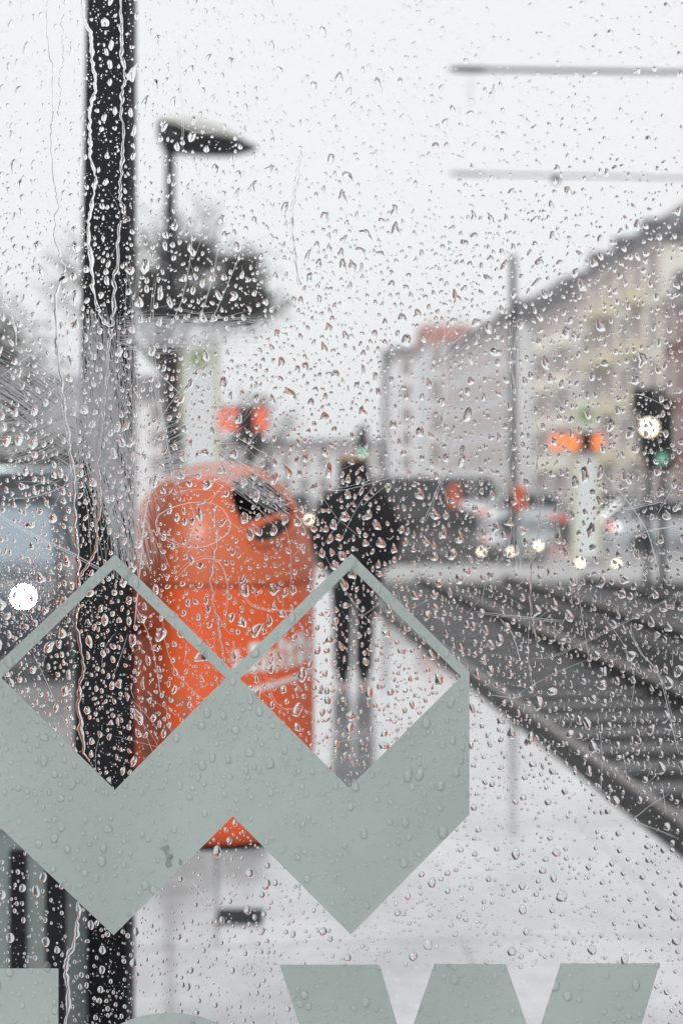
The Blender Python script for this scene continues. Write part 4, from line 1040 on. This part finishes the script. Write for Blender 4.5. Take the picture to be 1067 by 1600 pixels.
def region(x, y):
    k = which(x, y)
    if k == 'emblem': return 'on the emblem film' + (' left of the bin' if x < 200 else ' over the bin' if x < 490 else ' at its right side')
    if k == 'letter': return 'on the lettering film'
    if 118 < x < 207: return 'over the black post' + (' above lamp height' if y < 190 else ' beside the lamp' if y < 520 else ' in the scuffs' if y < 900 else ' in the emblem' if y < 1300 else ' foot')
    if inside((x, y), BINB): return 'over the orange bin' + (' lid' if y < 905 else ' body')
    if 505 < x < 622 and 720 < y < 1065: return 'over the walking person'
    if x < 118: return 'left of the post over ' + ('the sky' if y < 420 else 'the bare tree' if y < 700 else 'the cars' if y < 1060 else 'the cabinet')
    if y < 290: return 'over sky around the street lamp' if x < 430 else 'over sky between the two tubes' if y > 112 and x > 700 else 'over white sky at the top'
    if x > 830 and y < 740: return 'over the apartment buildings' + (' roof' if y < 480 else ' windows')
    if x < 480 and y < 725: return 'over the dark tree and pillar'
    if y < 560: return 'over pale sky in the middle'
    if y < 800: return 'over the hazy street end' if x < 700 else 'over the tall mast and pillar'
    if y - 1065 < .75 * (x - 735) and x > 600: return 'over the ' + ('crossing' if y < 910 else 'far track' if y - 1000 < .45 * (x - 850) else 'near track')
    if x < 500: return 'over paving beneath the bin'
    if y < 1230: return 'over wet platform beside the person'
    return 'over pale platform low ' + ('in the middle' if x < 760 else 'at the right')
ORD = 'first second third fourth fifth sixth seventh eighth ninth tenth eleventh twelfth thirteenth fourteenth fifteenth sixteenth seventeenth eighteenth nineteenth twentieth'.split()
ORD += ['twenty-' + q for q in ORD[:9]] + ['thirtieth'] + ['thirty-' + q for q in ORD[:9]] + ['fortieth'] + ['forty-' + q for q in ORD[:9]]
reg_of = {}
for i in bigi: reg_of.setdefault(region(pts[i][0], pts[i][1]), []).append(i)
for r__ in reg_of: reg_of[r__].sort(key=lambda i: pts[i][1])
med = np.median(pts[bigi][:, 2])
for k, i in enumerate(bigi):
    x, y, s, a = pts[i]
    c = Vector((V[k][:, 0].mean(), 0, V[k][:, 2].mean()))
    me = mesh_from('raindrop', (V[k] - np.array([c.x, 0, c.z]))[None], q, t3, ng, M['water_film'] if which(x, y) != 'clear' else M['water'])
    o = link('raindrop', me); o.location = (c.x, YD, c.z)
    shp = 'tall' if a > 1.5 else 'round' if a > 1.1 else 'broad'
    tag(o, ('very big ' if s > 14 else 'big ') + shp + ' raindrop, ' + (ORD[reg_of[region(x, y)].index(i)] + ' from the top ' if len(reg_of[region(x, y)]) > 1 else '') + region(x, y), 'raindrop', 'big raindrops on the window')
# mist specks
nm = 11000
mp = np.stack([rng.uniform(-60, 1130, nm), rng.uniform(-60, 1660, nm)], 1)
keep = np.array([rng.random() < (1.0 if y > 350 or x < 430 else .35) for x, y in mp]); mp = mp[keep]
hp = rng.normal((35, 935), (60, 60), (2600, 2)); hp = hp[hp[:, 0] > -60]
pp = np.stack([rng.uniform(128, 207, 1500), rng.uniform(0, 1600, 1500)], 1)
mp = np.concatenate([mp, hp, pp]); mp = mp[[ok(x, y, (2.5, 2.5)) for x, y in mp]]; n = len(mp)
ws = rng.lognormal(math.log(1.5), .38, n) * PX
c = np.stack([(mp[:, 0] - 533.5) * PX, (HOR - mp[:, 1]) * PX + EYE], 1)
V, q, t3, ng = drop_arrays(c, ws, ws * rng.uniform(.9, 1.6, n), ws * .4, np.full(n, .1), np.zeros(n), rng.normal(0, .3, n), np.full(n, .05), 7, (1, .85, .45), 9)
o = link('fine_spray', mesh_from('fine_spray', V + np.array([0, YD, 0]), q, t3, ng, M['water'], M['water_film'], [which(a, b_) != 'clear' for a, b_ in mp])); tag(o, 'fine spray of tiny water specks over the window', 'spray', None, 'stuff')

# running trickles
def trickle(path, width, label, jit=1.6):
    tall = .36 if ('long thin' in label or 'short' in label) else .75
    c = catmull(path, 9); n = len(c); 
    nz = np.cumsum(rng.normal(0, .5, n)); nz -= np.convolve(nz, np.ones(9) / 9, 'same'); c[:, 0] += nz * jit * 1.3 + rng.normal(0, .55, n)
    fine = catmull([tuple(p) for p in c], 3); n = len(fine)
    d = np.gradient(fine, axis=0); d /= np.linalg.norm(d, axis=1)[:, None] + 1e-9; nr = np.stack([-d[:, 1], d[:, 0]], 1)
    wv = np.interp(np.arange(n), np.arange(0, n, 5), rng.choice([.5, .8, 1, 1.15, 1.6], len(np.arange(0, n, 5)))) * width
    wv[:4] *= np.linspace(.2, 1, 4); wv[-4:] *= np.linspace(1.2, .3, 4)
    m = 9; vs = []; fs = []; org = G(*fine[0], YD)
    for i in range(n):
        for k in range(m):
            a = math.pi * k / (m - 1); off = math.cos(a) * wv[i] / 2; p = fine[i] + nr[i] * off
            g_ = G(p[0], p[1], YD) - org; vs.append((g_.x, -math.sin(a) ** .8 * wv[i] * tall * PX if 0 < k < m - 1 else 0, g_.z))
    for i in range(n - 1):
        for k in range(m - 1): fs.append((i * m + k, i * m + k + 1, (i + 1) * m + k + 1, (i + 1) * m + k))
    nb = len(vs)
    for i in range(n): vs += [vs[i * m], vs[i * m + m - 1]]
    nd = len(fs)
    for i in range(n - 1): fs.append((nb + 2 * i, nb + 2 * i + 1, nb + 2 * i + 3, nb + 2 * i + 2))
    fs.append(tuple(range(m))); fs.append(tuple(range((n - 1) * m, n * m))[::-1])
    bm = bmesh.new(); me = bpy.data.meshes.new('water_trickle'); me.from_pydata(vs, [], fs)
    for j, p in enumerate(me.polygons): p.use_smooth = j < nd
    bm.from_mesh(me); 
    dome = [f for f in bm.faces]; bmesh.ops.recalc_face_normals(bm, faces=dome[:nd]); bm.to_mesh(me); bm.free()
    # make the ridge face the viewer (-y)
    if sum(me.polygons[j].normal.y for j in range(0, nd, 3)) > 0: me.flip_normals()
    for j in range(nd, nd + n - 1):
        pass
    me.materials.append(M['water'])
    o = link('water_trickle', me); o.location = org; tag(o, label, 'water trickle', 'trickles running down the window')
trickle(*TR['a'], 'long thin trickle winding down left of the black post')
trickle(*TR['b'], 'short thin trickle near the top left beside the long one')
trickle(*TR['c'], 'thick trickle down the left edge of the black post')
trickle(*TR['d'], 'thick trickle down the right side of the black post')
trickle(*TR['e'], 'short dark trickle in the sky right of the street lamp', .8)
trickle(*TR['f'], 'thick trickle at the bottom over the foot of the black post')
trickle(*TR['g'], 'thin trickle down the front of the orange bin')
trickle(*TR['h'], 'faint trickle in front of the street right of the tall mast')
trickle(*TR['i'], 'small trickle at the left edge above the hazy tree')

# ------------------------------------------------------------------ haze
hm = bpy.data.materials.new('haze'); hm.use_nodes = True; t_ = hm.node_tree; t_.nodes.clear()
pv = t_.nodes.new('ShaderNodeVolumePrincipled'); pv.inputs['Color'].default_value = (.99, .99, 1, 1); pv.inputs['Density'].default_value = .0013; pv.inputs['Anisotropy'].default_value = 0
oo = t_.nodes.new('ShaderNodeOutputMaterial'); t_.links.new(pv.outputs[0], oo.inputs['Volume'])
hb = MB().box((0, 250, 13), (1210, 1210, 30.2)).build('haze', hm); tag(hb, 'pale mist thickening towards the end of the street', 'haze', None, 'stuff')
random.seed(1)
